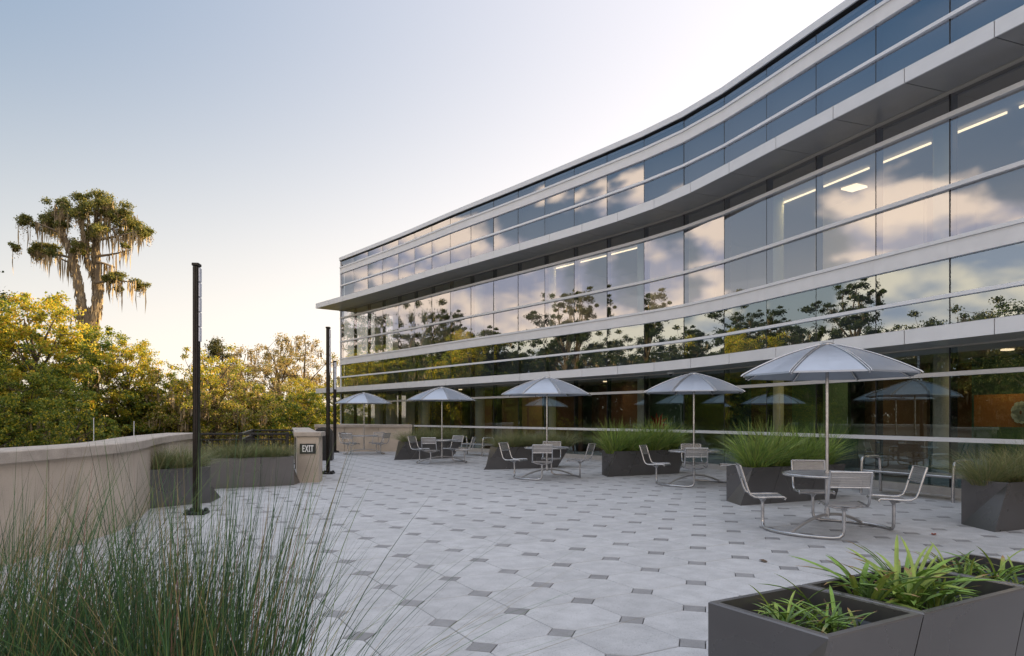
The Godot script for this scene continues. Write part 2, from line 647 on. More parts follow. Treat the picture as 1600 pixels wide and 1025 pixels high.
func facade_gap(p: Vector2) -> float:
	var best := -99.0
	var near := 1e9
	for i in FN.size() - 1:
		var a: Vector2 = FN[i]
		var b: Vector2 = FN[i + 1]
		var u := (b - a).normalized()
		var t := clampf((p - a).dot(u), 0.0, (b - a).length())
		var d := (a + u * t).distance_to(p)
		if d < near:
			near = d
			best = (p - a).dot(Vector2(u.y, -u.x))
	return best

func canopy_reach(i: int) -> float:
	return lerpf(1.5, 1.14, clampf(i / 13.0, 0.0, 1.0))

func build_office() -> void:
	var t := thing("office_building", "long curved three storey glass office building with silver metal bands", "building")
	var bays := FN.size() - 1
	var rows := [
		[0.14, 1.005, "lobby_glass"], [1.085, 2.24, "lobby_glass"], [2.32, 2.80, "lobby_glass"],
		[3.06, 3.72, "spandrel_glass"], [3.79, 4.46, "spandrel_glass"],
		[4.84, 5.75, "vision_glass"], [5.83, 7.09, "vision_glass"], [7.18, 7.57, "vision_glass"],
		[7.84, 8.97, "vision_glass"], [9.04, 9.70, "vision_glass"], [10.07, 10.42, "vision_glass"]]
	for i in bays:
		var yaw := rf(-1, 1) * 0.009
		for r in rows:
			var b := MB.new()
			var pt := rf(-1, 1) * 0.0035
			var py := yaw + rf(-1, 1) * 0.0025
			var e := bay(i, -0.02, -0.03, 0.012)
			var nn := seg_normal(i)
			var u: Vector2 = (FN[i + 1] - FN[i]).normalized()
			var hw := 0.8 * py
			var hh: float = (r[1] - r[0]) * 0.5 * pt
			var nv := Vector3(nn.x, 0, -nn.y)
			var p0 := at(e[0].x, e[0].y, r[0]) - nv * (hw + hh)
			var p1 := at(e[1].x, e[1].y, r[0]) + nv * (hw - hh)
			var p2 := at(e[1].x, e[1].y, r[1]) + nv * (hw + hh)
			var p3 := at(e[0].x, e[0].y, r[1]) - nv * (hw - hh)
			b.quad(p0, p1, p2, p3)
			# a slight bow of each sheet, as in real double glazing
			var fn := (p1 - p0).cross(p3 - p0).normalized()
			var ux := (p1 - p0).normalized()
			b.n.clear()
			var bow := rf(0.001, 0.008)
			var cn := {}
			cn[p0] = -ux - Vector3.UP; cn[p1] = ux - Vector3.UP; cn[p2] = ux + Vector3.UP; cn[p3] = -ux + Vector3.UP
			for p in b.v:
				b.n.push_back((fn + cn[p] * bow).normalized())
			obj(b, "window_pane", M[r[2]], t)
		# upright joints between the sheets, with the dark post behind
		var jb := MB.new()
		for y in [[0.14, 2.80], [3.06, 4.46], [4.84, 7.57], [7.84, 9.70], [10.07, 10.42]]:
			var a := off(i, -0.024)
			var nn2 := node_normal(i)
			var bs := Basis(Vector3(-nn2.y, 0, -nn2.x), Vector3.UP, Vector3(nn2.x, 0, -nn2.y))
			jb.box(at(a.x, a.y, (y[0] + y[1]) * 0.5), Vector3(0.024, y[1] - y[0], 0.012), 0.0, bs)
			var c := off(i, -0.12)
			jb.box(at(c.x, c.y, (y[0] + y[1]) * 0.5), Vector3(0.06, y[1] - y[0], 0.14), 0.0, bs)
		obj(jb, "mullion", M.dark_frame, t)
		# silver transoms
		for y in [[1.005, 1.085, 0.055], [2.24, 2.32, 0.055], [3.72, 3.79, 0.05], [5.75, 5.83, 0.06], [7.09, 7.18, 0.06], [8.97, 9.04, 0.05]]:
			var tb := MB.new()
			tb.prism(bay(i, y[2], -0.05, 0.0012), y[0], y[1], 0.004)
			obj(tb, "transom", M.aluminium, t)
		# metal bands: a flat panel with a thin drip ledge
		for y in [[4.46, 4.84], [9.70, 10.07]]:
			var pb := MB.new()
			pb.prism(bay(i, 0.05, -0.06, 0.0015), y[0], y[1] - 0.075, 0.004)
			var band := obj(pb, "band_panel", M.band_metal, t)
			var lb := MB.new()
			lb.prism(bay(i, 0.085, -0.06, 0.0), y[1] - 0.07, y[1], 0.004)
			obj(lb, "ledge", M.aluminium, band)
		var cb := MB.new()
		cb.prism(bay(i, 0.10, -0.5, 0.001), 10.44, 10.62, 0.006)
		var cop := obj(cb, "coping", M.aluminium, t)
		var c2 := MB.new()
		c2.prism(bay(i, 0.06, -0.1, 0.0), 10.42, 10.437)
		obj(c2, "coping_reveal", M.dark_frame, cop)
		# curb under the glass
		var kb := MB.new()
		kb.prism(bay(i, 0.10, -0.12, 0.001), -0.02, 0.14, 0.006)
		obj(kb, "curb", M.curb, t)
		# dark backing behind the panes that hide floors and parapet
		var sb := MB.new()
		sb.prism(bay(i, -0.24, -0.30), 3.02, 4.80)
		sb.prism(bay(i, -0.24, -0.30), 7.62, 10.42)
		obj(sb, "spandrel_backing", M.spandrel, t)
	# two projecting canopies
	for lv in [[2.80, 3.06, "lower_canopy"], [7.57, 7.84, "upper_canopy"]]:
		var y0: float = lv[0]
		var y1: float = lv[1]
		var core := MB.new()
		for i in bays:
			core.prism(bay(i, canopy_reach(i) - 0.035, -0.24, 0.0, canopy_reach(i + 1) - 0.035, -0.24), y0 + 0.012, y1 - 0.01)
		var can := obj(core, lv[2], M.dark_frame, t)
		can.set_meta("label", "projecting silver canopy over the " + ("ground floor glass" if lv[2] == "lower_canopy" else "middle floor glass"))
		for i in bays:
			var a := canopy_reach(i)
			var c := canopy_reach(i + 1)
			var fb := MB.new()
			fb.prism(bay(i, a, a - 0.034, 0.010, c, c - 0.034), y0, y1, 0.004)
			obj(fb, "fascia_panel", M.aluminium, can)
			var ub := MB.new()
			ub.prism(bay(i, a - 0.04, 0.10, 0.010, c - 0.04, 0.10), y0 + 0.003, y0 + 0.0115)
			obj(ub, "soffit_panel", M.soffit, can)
			var wb := MB.new()
			wb.prism(bay(i, 0.095, -0.03, 0.0), y0 - 0.02, y0 + 0.0115)
			obj(wb, "soffit_trim", M.trim, can)
			var pb := MB.new()
			pb.prism(bay(i, a, -0.02, 0.0, c, -0.02), y1 - 0.0095, y1 - 0.003)
			obj(pb, "top_flashing", M.aluminium, can)
		# end piece at the corner
		var eb := MB.new()
		var p := off(0, canopy_reach(0))
		var q := off(0, -0.3)
		var u := (off(0, 0) - off(1, 0)).normalized() * 0.03
		eb.prism([p + u * 0.1, p + u, q + u, q + u * 0.1], y0, y1, 0.004)
		obj(eb, "end_panel", M.aluminium, can)
	# floors, ceilings, rear and end walls, roof
	var depth := -9.0
	for lv in [[-0.02, 0.02, "lobby_floor", "carpet"], [4.40, 4.70, "upper_floor", "carpet"]]:
		var fb := MB.new()
		for i in bays:
			fb.prism(bay(i, -0.31, depth), lv[0], lv[1])
		obj(fb, lv[2], M[lv[3]], t)
	for lv in [[2.81, 3.0], [7.58, 7.7]]:
		var cb := MB.new()
		for i in bays:
			cb.prism(bay(i, -0.31, depth), lv[0], lv[1])
		obj(cb, "ceiling", M.ceiling, t)
	var rb := MB.new()
	for i in bays:
		rb.prism(bay(i, -0.51, depth - 0.3), 10.30, 10.50)
	obj(rb, "roof", M.curb, t)
	var wb := MB.new()
	for i in bays:
		wb.prism(bay(i, depth, depth - 0.3), -0.7, 10.29)
	obj(wb, "rear_wall", M.white_wall, t)
	# glazed end at the corner, then solid
	var e0 := off(0, 0.0)
	var inn := -node_normal(0)
	var eu := (off(0, 0) - off(1, 0)).normalized()
	for k in 3:
		for y in [[0.14, 2.80], [3.06, 4.46], [4.84, 7.57], [7.84, 10.42]]:
			var pb := MB.new()
			var a := e0 + inn * (0.03 + k * 1.6) + eu * 0.012
			var c := e0 + inn * (1.61 + k * 1.6) + eu * 0.012
			pb.quad(at(c.x, c.y, y[0]), at(a.x, a.y, y[0]), at(a.x, a.y, y[1]), at(c.x, c.y, y[1]))
			obj(pb, "end_pane", M.green_glass, t)
	var sw := MB.new()
	sw.prism([e0 + inn * 4.85, e0 + inn * 9.3, e0 + inn * 9.3 - eu * 0.25, e0 + inn * 4.85 - eu * 0.25], -0.7, 10.29)
	var m := FN.size() - 1
	var f0 := off(m, 0.0)
	var fi := -node_normal(m)
	var fu := (off(m, 0) - off(m - 1, 0)).normalized()
	sw.prism([f0 - fi * 0.2, f0 + fi * 9.3, f0 + fi * 9.3 + fu * 12.0, f0 - fi * 0.2 + fu * 12.0], -0.7, 10.6)
	obj(sw, "solid_wall", M.stucco, t)
	var cbx := MB.new()
	for y in [[3.0, 4.46], [4.46, 4.84], [7.57, 7.84], [9.70, 10.62], [2.78, 3.06]]:
		if y[0] == 3.0:
			continue
		cbx.prism([e0 + eu * 0.05, e0 + inn * 5.0 + eu * 0.05, e0 + inn * 5.0 + eu * 0.014, e0 + eu * 0.014], y[0] + 0.004, y[1] - 0.004)
	obj(cbx, "corner_band", M.aluminium, t)
	var corner := MB.new()
	corner.prism([e0 + eu * 0.05 - inn * 0.02, e0 + eu * 0.05 + inn * 0.05, e0 + inn * 0.05 - eu * 0.02, e0 - inn * 0.02 - eu * 0.02], 0.1, 10.43)
	obj(corner, "corner_post", M.aluminium, t)
	# round columns behind the glass
	for i in range(1, bays, 3):
		for y in [[0.02, 2.81], [4.70, 7.58]]:
			var kb := MB.new()
			var p := off(i, -1.3) + Vector2(0.3, -0.37)
			kb.lathe(at(p.x, p.y, 0), [Vector2(0.22, y[0]), Vector2(0.22, y[1])], 20)
			obj(kb, "round_column", M.column_paint, t)
	# partitions of the middle floor
	for i in bays:
		var pw := MB.new()
		var dpt := -3.4 if i % 4 < 2 else -5.2
		pw.prism(bay(i, dpt, dpt - 0.1), 4.70, 7.58)
		obj(pw, "upper_partition", M.white_wall, t)
		if i % 4 == 1 or i % 4 == 3:
			var sp := MB.new()
			var p := off(i + 1, -3.45)
			var q := off(i + 1, -5.15)
			var u2 := (off(i + 1, 0) - off(i, 0)).normalized() * 0.06
			sp.prism([p, q, q + u2, p + u2], 4.705, 7.575)
			obj(sp, "cross_partition", M.white_wall, t)
	# partitions of the ground floor, each bay in its own finish
	var finish := ["white_wall", "white_wall", "column_paint", "brown_wall", "brown_wall", "tan_wall", "brown_wall", "tan_wall", "tan_wall", "brown_wall", "tan_wall", "brown_wall", "brown_wall", "green_wall", "teal_fabric", "brown_wall", "green_wall", "tan_wall", "orange_wall", "green_wall", "orange_wall", "brown_wall", "brown_wall"]
	for i in bays:
		var pw := MB.new()
		var dpt: float = [-2.6, -3.4, -4.2, -3.0][i % 4]
		if i == 13:
			dpt = -1.7
		pw.prism(bay(i, dpt, dpt - 0.1, -0.1), 0.02, 2.81)
		obj(pw, "lobby_partition", M[finish[i]], t)
	# lit strips under the middle floor's ceiling, with their light
	for i in range(10, 22):
		if i == 13 or i == 14 or i == 15:
			continue
		var sb := MB.new()
		var pts := bay(i, -1.75, -1.777, 0.12)
		sb.prism(pts, 7.50, 7.545)
		obj(sb, "added_lobby_lamp", M.lamp_strip, t)
		if i % 2 == 0:
			area_light(t, (pts[0] + pts[1] + pts[2] + pts[3]) * 0.25, 7.49, Vector2(1.3, 0.04), seg_normal(i), 0.6)
	var hb := MB.new()
	hb.box(at(9.08, 18.6, 7.55), Vector3(0.45, 0.04, 0.45), 0.0, Basis(Vector3.UP, 0.5))
	obj(hb, "added_lobby_lamp", M.lamp_strip, t)
	for i in [6, 9, 12, 17, 20]:  # small lobby lamps, added to brighten the ground floor inside
		var sb := MB.new()
		var c := off(i, -1.6)
		sb.box(at(c.x, c.y, 2.79), Vector3(0.16, 0.03, 0.16))
		obj(sb, "added_lobby_lamp", M.lamp_strip, t)
		area_light(t, c, 2.76, Vector2(0.16, 0.16), seg_normal(i), 0.6)
	# prints on the lobby walls
	var rp := MB.new()
	var c0 := off(13, -1.685).lerp(off(14, -1.685), 0.45)
	var un := (off(14, 0) - off(13, 0)).normalized()
	var pts2 := []
	for k in 22:
		var a := TAU * k / 22.0
		var r := 0.44 if k % 2 == 0 else 0.23
		pts2.push_back(Vector2(cos(a) * r * 1.15, sin(a) * r))
	for k in 22:
		var p: Vector2 = pts2[k]
		var q: Vector2 = pts2[(k + 1) % 22]
		var a3 := at(c0.x, c0.y, 1.2)
		var f3 := Vector3(un.x, 0, -un.y)
		rp.tri(a3, a3 + f3 * p.x + Vector3.UP * p.y, a3 + f3 * q.x + Vector3.UP * q.y)
	obj(rp, "red_wall_print", M.red_print, t)
	# a framed orange picture with a pale flower
	var op := MB.new()
	var o0 := off(19, -1.9).lerp(off(20, -1.9), 0.46)
	var o1 := off(20, -1.9).lerp(off(21, -1.9), 0.4)
	var on := node_normal(20) * 0.05
	op.prism([o0, o1, o1 - on, o0 - on], 1.27, 1.93)
	obj(op, "orange_wall_print", M.orange_print, t)
	var fl := MB.new()
	var fc := o0.lerp(o1, 0.62) + on * 0.3
	var fu2 := (off(21, 0) - off(20, 0)).normalized()
	var fr := Vector3(fu2.x, 0, -fu2.y)
	for k in 9:
		var a := TAU * k / 9.0
		var cpos := at(fc.x, fc.y, 1.56) + fr * cos(a) * 0.11 + Vector3.UP * sin(a) * 0.13
		for s in 8:
			var s0 := TAU * s / 8.0
			var s1 := TAU * (s + 1) / 8.0
			fl.tri(cpos, cpos + fr * cos(s0) * 0.09 + Vector3.UP * sin(s0) * 0.1, cpos + fr * cos(s1) * 0.09 + Vector3.UP * sin(s1) * 0.1)
	obj(fl, "flower_print", M.pale_print, t)

func area_light(parent: Node, p: Vector2, y: float, size: Vector2, nn: Vector2, energy: float) -> void:
	var l := AreaLight3D.new()
	l.name = child_name(parent, "lamp_light")
	l.light_energy = energy
	l.light_color = Color(1.0, 0.86, 0.62)
	l.area_size = size
	l.area_range = 14.0
	l.shadow_enabled = true
	parent.add_child(l, true)
	# its face looks down, its long side follows the glass line
	var u := Vector3(-nn.y, 0, -nn.x).normalized()
	l.transform = Transform3D(Basis(u, Vector3.UP.cross(u).normalized(), Vector3.UP), at(p.x, p.y, y))


# ---------------------------------------------------------------- walls
func along(path: Array, step: float) -> Array:
	var out := [path[0]]
	var left := step
	for i in path.size() - 1:
		var a: Vector2 = path[i]
		var b: Vector2 = path[i + 1]
		var d := a.distance_to(b)
		var t := left
		while t < d:
			out.push_back(a.lerp(b, t / d))
			t += step
		left = t - d
	out.push_back(path[path.size() - 1])
	return out

func path_side(p: Array, i: int) -> Vector2:
	var d: Vector2 = (p[mini(i + 1, p.size() - 1)] - p[maxi(i - 1, 0)]).normalized()
	return Vector2(d.y, -d.x)

func smooth_path(p: Array, n_: int) -> Array:
	var out := []
	for i in p.size() - 1:
		for k in n_:
			out.push_back(p[i].cubic_interpolate(p[i + 1], p[maxi(i - 1, 0)], p[mini(i + 2, p.size() - 1)], float(k) / n_))
	out.push_back(p[p.size() - 1])
	return out

# a run of wall between two offsets of a path: smooth strip made of short prisms welded into one shell
func run(b: MB, pts: Array, o1: float, o2: float, y0: float, y1: float, bev: float) -> void:
	var sec := [Vector2(o1, y0), Vector2(o1, y1 - bev), Vector2(o1 - bev * signf(o1 - o2), y1), Vector2(o2 + bev * signf(o1 - o2), y1), Vector2(o2, y1 - bev), Vector2(o2, y0)]
	var k := sec.size()
	for i in pts.size() - 1:
		var s0 := path_side(pts, i)
		var s1 := path_side(pts, i + 1)
		var mid: Vector2 = (pts[i] + pts[i + 1]) * 0.5 + (s0 + s1) * 0.25 * (o1 + o2)
		var ctr := at(mid.x, mid.y, (y0 + y1) * 0.5)
		for j in k:
			var p: Vector2 = sec[j]
			var q: Vector2 = sec[(j + 1) % k]
			var a: Vector2 = pts[i] + s0 * p.x
			var c: Vector2 = pts[i] + s0 * q.x
			var e: Vector2 = pts[i + 1] + s1 * q.x
			var f: Vector2 = pts[i + 1] + s1 * p.x
			b.oquad(at(a.x, a.y, p.y), at(c.x, c.y, q.y), at(e.x, e.y, q.y), at(f.x, f.y, p.y), ctr)
	for e in [0, pts.size() - 1]:
		var s := path_side(pts, e)
		var inward: Vector2 = pts[1] if e == 0 else pts[pts.size() - 2]
		var ring: Array[Vector3] = []
		for p in sec:
			var a: Vector2 = pts[e] + s * p.x
			ring.push_back(at(a.x, a.y, p.y))
		for j in range(1, k - 1):
			b.otri(ring[0], ring[j], ring[j + 1], at(inward.x, inward.y, 0.5))

func wall_of(t: Node3D, path: Array, thick: float, panel: float, cap_piece: float, h0: float, h1: float) -> void:
	# the path's terrace face is offset 0; the wall lies to its left
	var fine := along(path, 0.12)
	var per := int(round(panel / 0.12))
	var i := 0
	while i < fine.size() - 1:
		var pts := fine.slice(i, mini(i + per, fine.size() - 1) + 1)
		if pts.size() > 1:
			var d0: Vector2 = (pts[1] - pts[0]).normalized() * 0.008
			var d1: Vector2 = (pts[pts.size() - 1] - pts[pts.size() - 2]).normalized() * 0.008
			pts[0] += d0
			pts[pts.size() - 1] -= d1
			var b := MB.new()
			run(b, pts, 0.0, -thick, -0.02, h0, 0.0)
			obj(b, "wall_panel", M.stucco, t)
		i += per
	var core := MB.new()
	run(core, fine, -0.06, -thick + 0.06, -0.02, h0 - 0.003, 0.0)
	obj(core, "joint_backing", M.bed, t)
	per = int(round(cap_piece / 0.12))
	i = 0
	while i < fine.size() - 1:
		var pts := fine.slice(i, mini(i + per, fine.size() - 1) + 1)
		if pts.size() > 1:
			pts[pts.size() - 1] -= (pts[pts.size() - 1] - pts[pts.size() - 2]).normalized() * 0.004
			var b := MB.new()
			run(b, pts, 0.06, -thick - 0.06, h0 + 0.001, h1, 0.012)
			obj(b, "cap_stone", M.cast_stone, t)
		i += per

func build_left_wall() -> void:
	var t := thing("parapet_wall", "curved beige stucco parapet wall with pale stone cap along the left edge of the terrace", "wall")
	var path := [Vector2(-5.0, -2.98), Vector2(-5.0, 0.8)] + smooth_path(WALL.slice(1), 5)
	wall_of(t, path, 0.48, 1.35, 2.7, 1.015, 1.135)

func build_far_wall_and_pillar() -> void:
	var t := thing("low_wall", "low beige wall with stone cap behind the farthest umbrella table", "wall")
	wall_of(t, [Vector2(-4.25, 30.25), Vector2(-7.0, 30.25), Vector2(-8.4, 30.25)], 0.42, 1.4, 2.8, 1.03, 1.15)
	t = thing("exit_pillar", "beige pillar end of a low wall that carries the exit sign", "pillar")
	var b := MB.new()
	var turn := Basis(Vector3.UP, 0.1)
	b.box(at(-4.60, 15.95, 0.51), Vector3(0.48, 1.04, 0.48), 0.006, turn)
	obj(b, "shaft", M.stucco, t)
	b = MB.new()
	b.box(at(-4.60, 15.95, 1.085), Vector3(0.60, 0.105, 0.60), 0.012, turn)
	obj(b, "cap_stone", M.cast_stone, t)
	var back := [Vector2(-4.78, 16.3), Vector2(-5.9, 19.8), Vector2(-7.0, 23.2)]
	b = MB.new()
	run(b, along(back, 0.4), 0.2, -0.2, -0.02, 1.0, 0.0)
	obj(b, "wall_run", M.stucco, t)
	b = MB.new()
	run(b, along(back, 0.4), 0.27, -0.27, 1.001, 1.12, 0.012)
	obj(b, "wall_cap", M.cast_stone, t)
	# sign
	var s := thing("exit_sign", "black EXIT sign with white letters fixed to the beige pillar", "sign", at(-4.575, 15.70, 0.76), 0.1)
	b = MB.new()
	b.box(Vector3(0, 0, 0), Vector3(0.35, 0.225, 0.02), 0.003)
	obj(b, "plate", M.sign_black, s)
	var tm := TextMesh.new()
	tm.text = "EXIT"
	var font := SystemFont.new()
	font.font_names = PackedStringArray(["Droid Sans"])
	font.font_weight = 700
	tm.font = font
	tm.font_size = 64
	tm.pixel_size = 0.0026
	tm.depth = 0.006
	var lt := put(tm, "lettering", M.sign_white, s)
	lt.position = Vector3(0, 0, 0.0135)
	lt.scale = Vector3(0.72, 1.25, 1.0)

func build_fence() -> void:
	var runs := [[Vector2(-7.25, 15.35), Vector2(-4.98, 15.62)], [Vector2(-6.0, 15.5), Vector2(-7.3, 19.7)], [Vector2(-7.3, 19.7), Vector2(-6.1, 19.9)]]
	var names := ["black metal railing between the curved wall and the exit pillar", "black metal railing running back from the planters beside the pillar", "short black metal railing behind the exit pillar wall"]
	for k in 3:
		var a: Vector2 = runs[k][0]
		var c: Vector2 = runs[k][1]
		var t := thing("railing", names[k], "railing", Vector3.ZERO, 0, "black railings beside the exit pillar")
		var len := a.distance_to(c)
		var u := (c - a) / len
		var bs := Basis(Vector3(u.x, 0, -u.y), Vector3.UP, Vector3(u.x, 0, -u.y).cross(Vector3.UP))
		var mid := (a + c) * 0.5
		for y in [1.095, 0.97, 0.14]:
			var b := MB.new()
			b.box(at(mid.x, mid.y, y), Vector3(len, 0.045 if y > 1.0 else 0.03, 0.045), 0.006, bs)
			obj(b, "rail", M.black_metal, t)
		var n_ := int(len / 0.115)
		var pm := MB.new()
		pm.box(Vector3.ZERO, Vector3(0.018, 0.826, 0.018), 0.0, bs)
		var pmesh := pm.mesh()
		for i in n_:
			var p := a + u * (len * (i + 0.5) / n_)
			var o := put(pmesh, "picket", M.black_metal, t)
			o.position = at(p.x, p.y, 0.555)
		for e in [a + u * 0.03, c - u * 0.03]:
			var b := MB.new()
			b.box(at(e.x, e.y, 0.555), Vector3(0.06, 1.15, 0.06), 0.006, bs)
			obj(b, "post", M.black_metal, t)


# ---------------------------------------------------------------- trees
func blob(b: MB, c: Vector3, r: Vector3, count: int, size: float, tints: Array, flat := 0.0) -> void:
	for i in count:
		var d := Vector3(rng.randfn(), rng.randfn(), rng.randfn()).normalized() * (pow(rng.randf(), 0.6) if rng.randf() < 0.85 else rf(0.9, 1.45))
		var p := c + Vector3(d.x * r.x, d.y * r.y, d.z * r.z)
		var f := Vector3(rng.randfn(), rng.randfn() * (1.0 - flat), rng.randfn()).normalized()
		var w := f.cross(Vector3(rng.randfn(), rng.randfn(), rng.randfn())).normalized()
		var s := size * rf(0.6, 1.25)
		var t: Color = tints[rng.randi() % tints.size()]
		var k := rf(0.75, 1.2)
		b.leaf(p, f * s * 0.55, w * s * 0.38, Color(t.r * k, t.g * k, t.b * k))

func limb(b: MB, p0: Vector3, p1: Vector3, r0: float, r1: float, sides := 6) -> Array:
	var mid := p0.lerp(p1, 0.5) + Vector3(rf(-1, 1), rf(-0.4, 0.4), rf(-1, 1)) * p0.distance_to(p1) * 0.07
	var pts := [p0, p0.lerp(mid, 0.5) + (mid - p0.lerp(p1, 0.5)) * 0.2, mid, mid.lerp(p1, 0.5), p1]
	b.tube(pts, [r0, lerpf(r0, r1, 0.3), lerpf(r0, r1, 0.55), lerpf(r0, r1, 0.8), r1], sides)
	return pts

func moss_strand(b: MB, p: Vector3, length: float, tint: Color) -> void:
	var a := rf(0, TAU)
	var w := Vector3(cos(a), 0, sin(a)) * rf(0.03, 0.09)
	var q := p + Vector3(rf(-0.05, 0.05), -length * 0.5, rf(-0.05, 0.05))
	var e := p + Vector3(rf(-0.1, 0.1), -length, rf(-0.1, 0.1))
	b.v.push_back(p - w * 0.5); b.v.push_back(p + w * 0.5); b.v.push_back(q + w)
	b.v.push_back(p - w * 0.5); b.v.push_back(q + w); b.v.push_back(q - w)
	b.v.push_back(q - w); b.v.push_back(q + w); b.v.push_back(e)
	for i in 9:
		b.c.push_back(tint)

const BARK := Color(0.085, 0.065, 0.048)
var GREEN := [Color(0.09, 0.15, 0.022), Color(0.12, 0.19, 0.028), Color(0.07, 0.12, 0.02), Color(0.17, 0.21, 0.03)]
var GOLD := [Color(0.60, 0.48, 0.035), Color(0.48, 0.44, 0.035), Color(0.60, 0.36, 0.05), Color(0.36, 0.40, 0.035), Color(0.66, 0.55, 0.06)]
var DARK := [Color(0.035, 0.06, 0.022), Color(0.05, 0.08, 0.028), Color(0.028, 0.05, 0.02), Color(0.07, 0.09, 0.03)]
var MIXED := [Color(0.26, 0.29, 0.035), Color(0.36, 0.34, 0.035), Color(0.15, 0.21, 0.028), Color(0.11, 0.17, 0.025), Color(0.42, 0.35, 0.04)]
var RUST := [Color(0.40, 0.31, 0.12), Color(0.35, 0.28, 0.14), Color(0.45, 0.33, 0.11), Color(0.28, 0.26, 0.09)]

# an open grown broad crown: clumps of leaves on limbs, gaps between; higher boughs take more of the top tints
func broad_tree(h: float, rad: float, tints: Array, top_tints: Array, clumps: int, per: int, size: float, mossy: float) -> Array:
	var wood := MB.new()
	wood.colored = true
	wood.col = BARK
	var lv := MB.new()
	var ms := MB.new()
	var trunk_top := Vector3(rf(-0.4, 0.4), h * 0.62, rf(-0.4, 0.4))
	wood.tube([Vector3(0, -0.3, 0), Vector3(0, 0.3, 0), trunk_top * 0.5 + Vector3(rf(-0.2, 0.2), 0, rf(-0.2, 0.2)), trunk_top], [h * 0.028, h * 0.02, h * 0.015, h * 0.007], 7)
	var boughs := []
	var nb := 8 + int(clumps / 12.0)
	for i in nb:
		var t := lerpf(0.2, 0.95, (i + rng.randf()) / nb)
		var span := rad * (sqrt(maxf(0.0, 1.0 - pow(absf(t - 0.42) / 0.6, 2.2))) * 0.9 + 0.06)
		var a := i * 2.4 + rf(-0.5, 0.5)
		var q := rf(0.35, 1.0)
		var c := Vector3(cos(a) * span * q, h * t * rf(0.92, 1.06), sin(a) * span * q)
		var base := trunk_top * clampf(t * 0.9 / 0.62 - 0.3, 0.08, 0.98)
		limb(wood, base, c, h * 0.010, h * 0.003, 5)
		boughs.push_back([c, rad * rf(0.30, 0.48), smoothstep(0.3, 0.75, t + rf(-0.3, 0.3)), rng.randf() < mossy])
	for i in clumps:
		var bo: Array = boughs[i % nb]
		var br: float = bo[1]
		var c: Vector3 = bo[0] + Vector3(rng.randfn() * 0.6, rng.randfn() * 0.42 + 0.1, rng.randfn() * 0.6) * br
		if i % 2 == 0:
			limb(wood, bo[0], c, h * 0.003, 0.008, 3)
		var cs := rf(0.28, 0.72) * rad * 0.22
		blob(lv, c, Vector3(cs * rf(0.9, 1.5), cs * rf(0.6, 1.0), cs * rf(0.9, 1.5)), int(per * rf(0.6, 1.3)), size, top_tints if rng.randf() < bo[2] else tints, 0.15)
		if bo[3] and i % 2:
			var tint := Color(0.25, 0.20, 0.12) * rf(0.7, 1.15)
			blob(ms, c + Vector3(0, -cs * 1.1, 0), Vector3(cs * 0.4, rf(0.3, 0.8), cs * 0.4), 40, 0.13, [tint, tint * 0.8], -0.5)
			for k in 4:
				moss_strand(ms, c + Vector3(rf(-1, 1) * cs, rf(-0.6, 0.1) * cs, rf(-1, 1) * cs), rf(0.3, 1.0), tint)
	return [wood.mesh(), lv.mesh(), ms.mesh() if ms.v.size() else null]

func plant_tree(meshes: Array, called: String, label: String, category: String, p: Vector3, turn: float, scale_: float, group := "") -> Node3D:
	var t := thing(called, label, category, p, turn, group)
	t.scale = Vector3.ONE * scale_
	put(meshes[0], "trunk", M.bark, t)
	put(meshes[1], "crown", M.foliage, t)
	if meshes[2]:
		put(meshes[2], "hanging_moss", M.moss, t).set_meta("kind", "stuff")
	return t

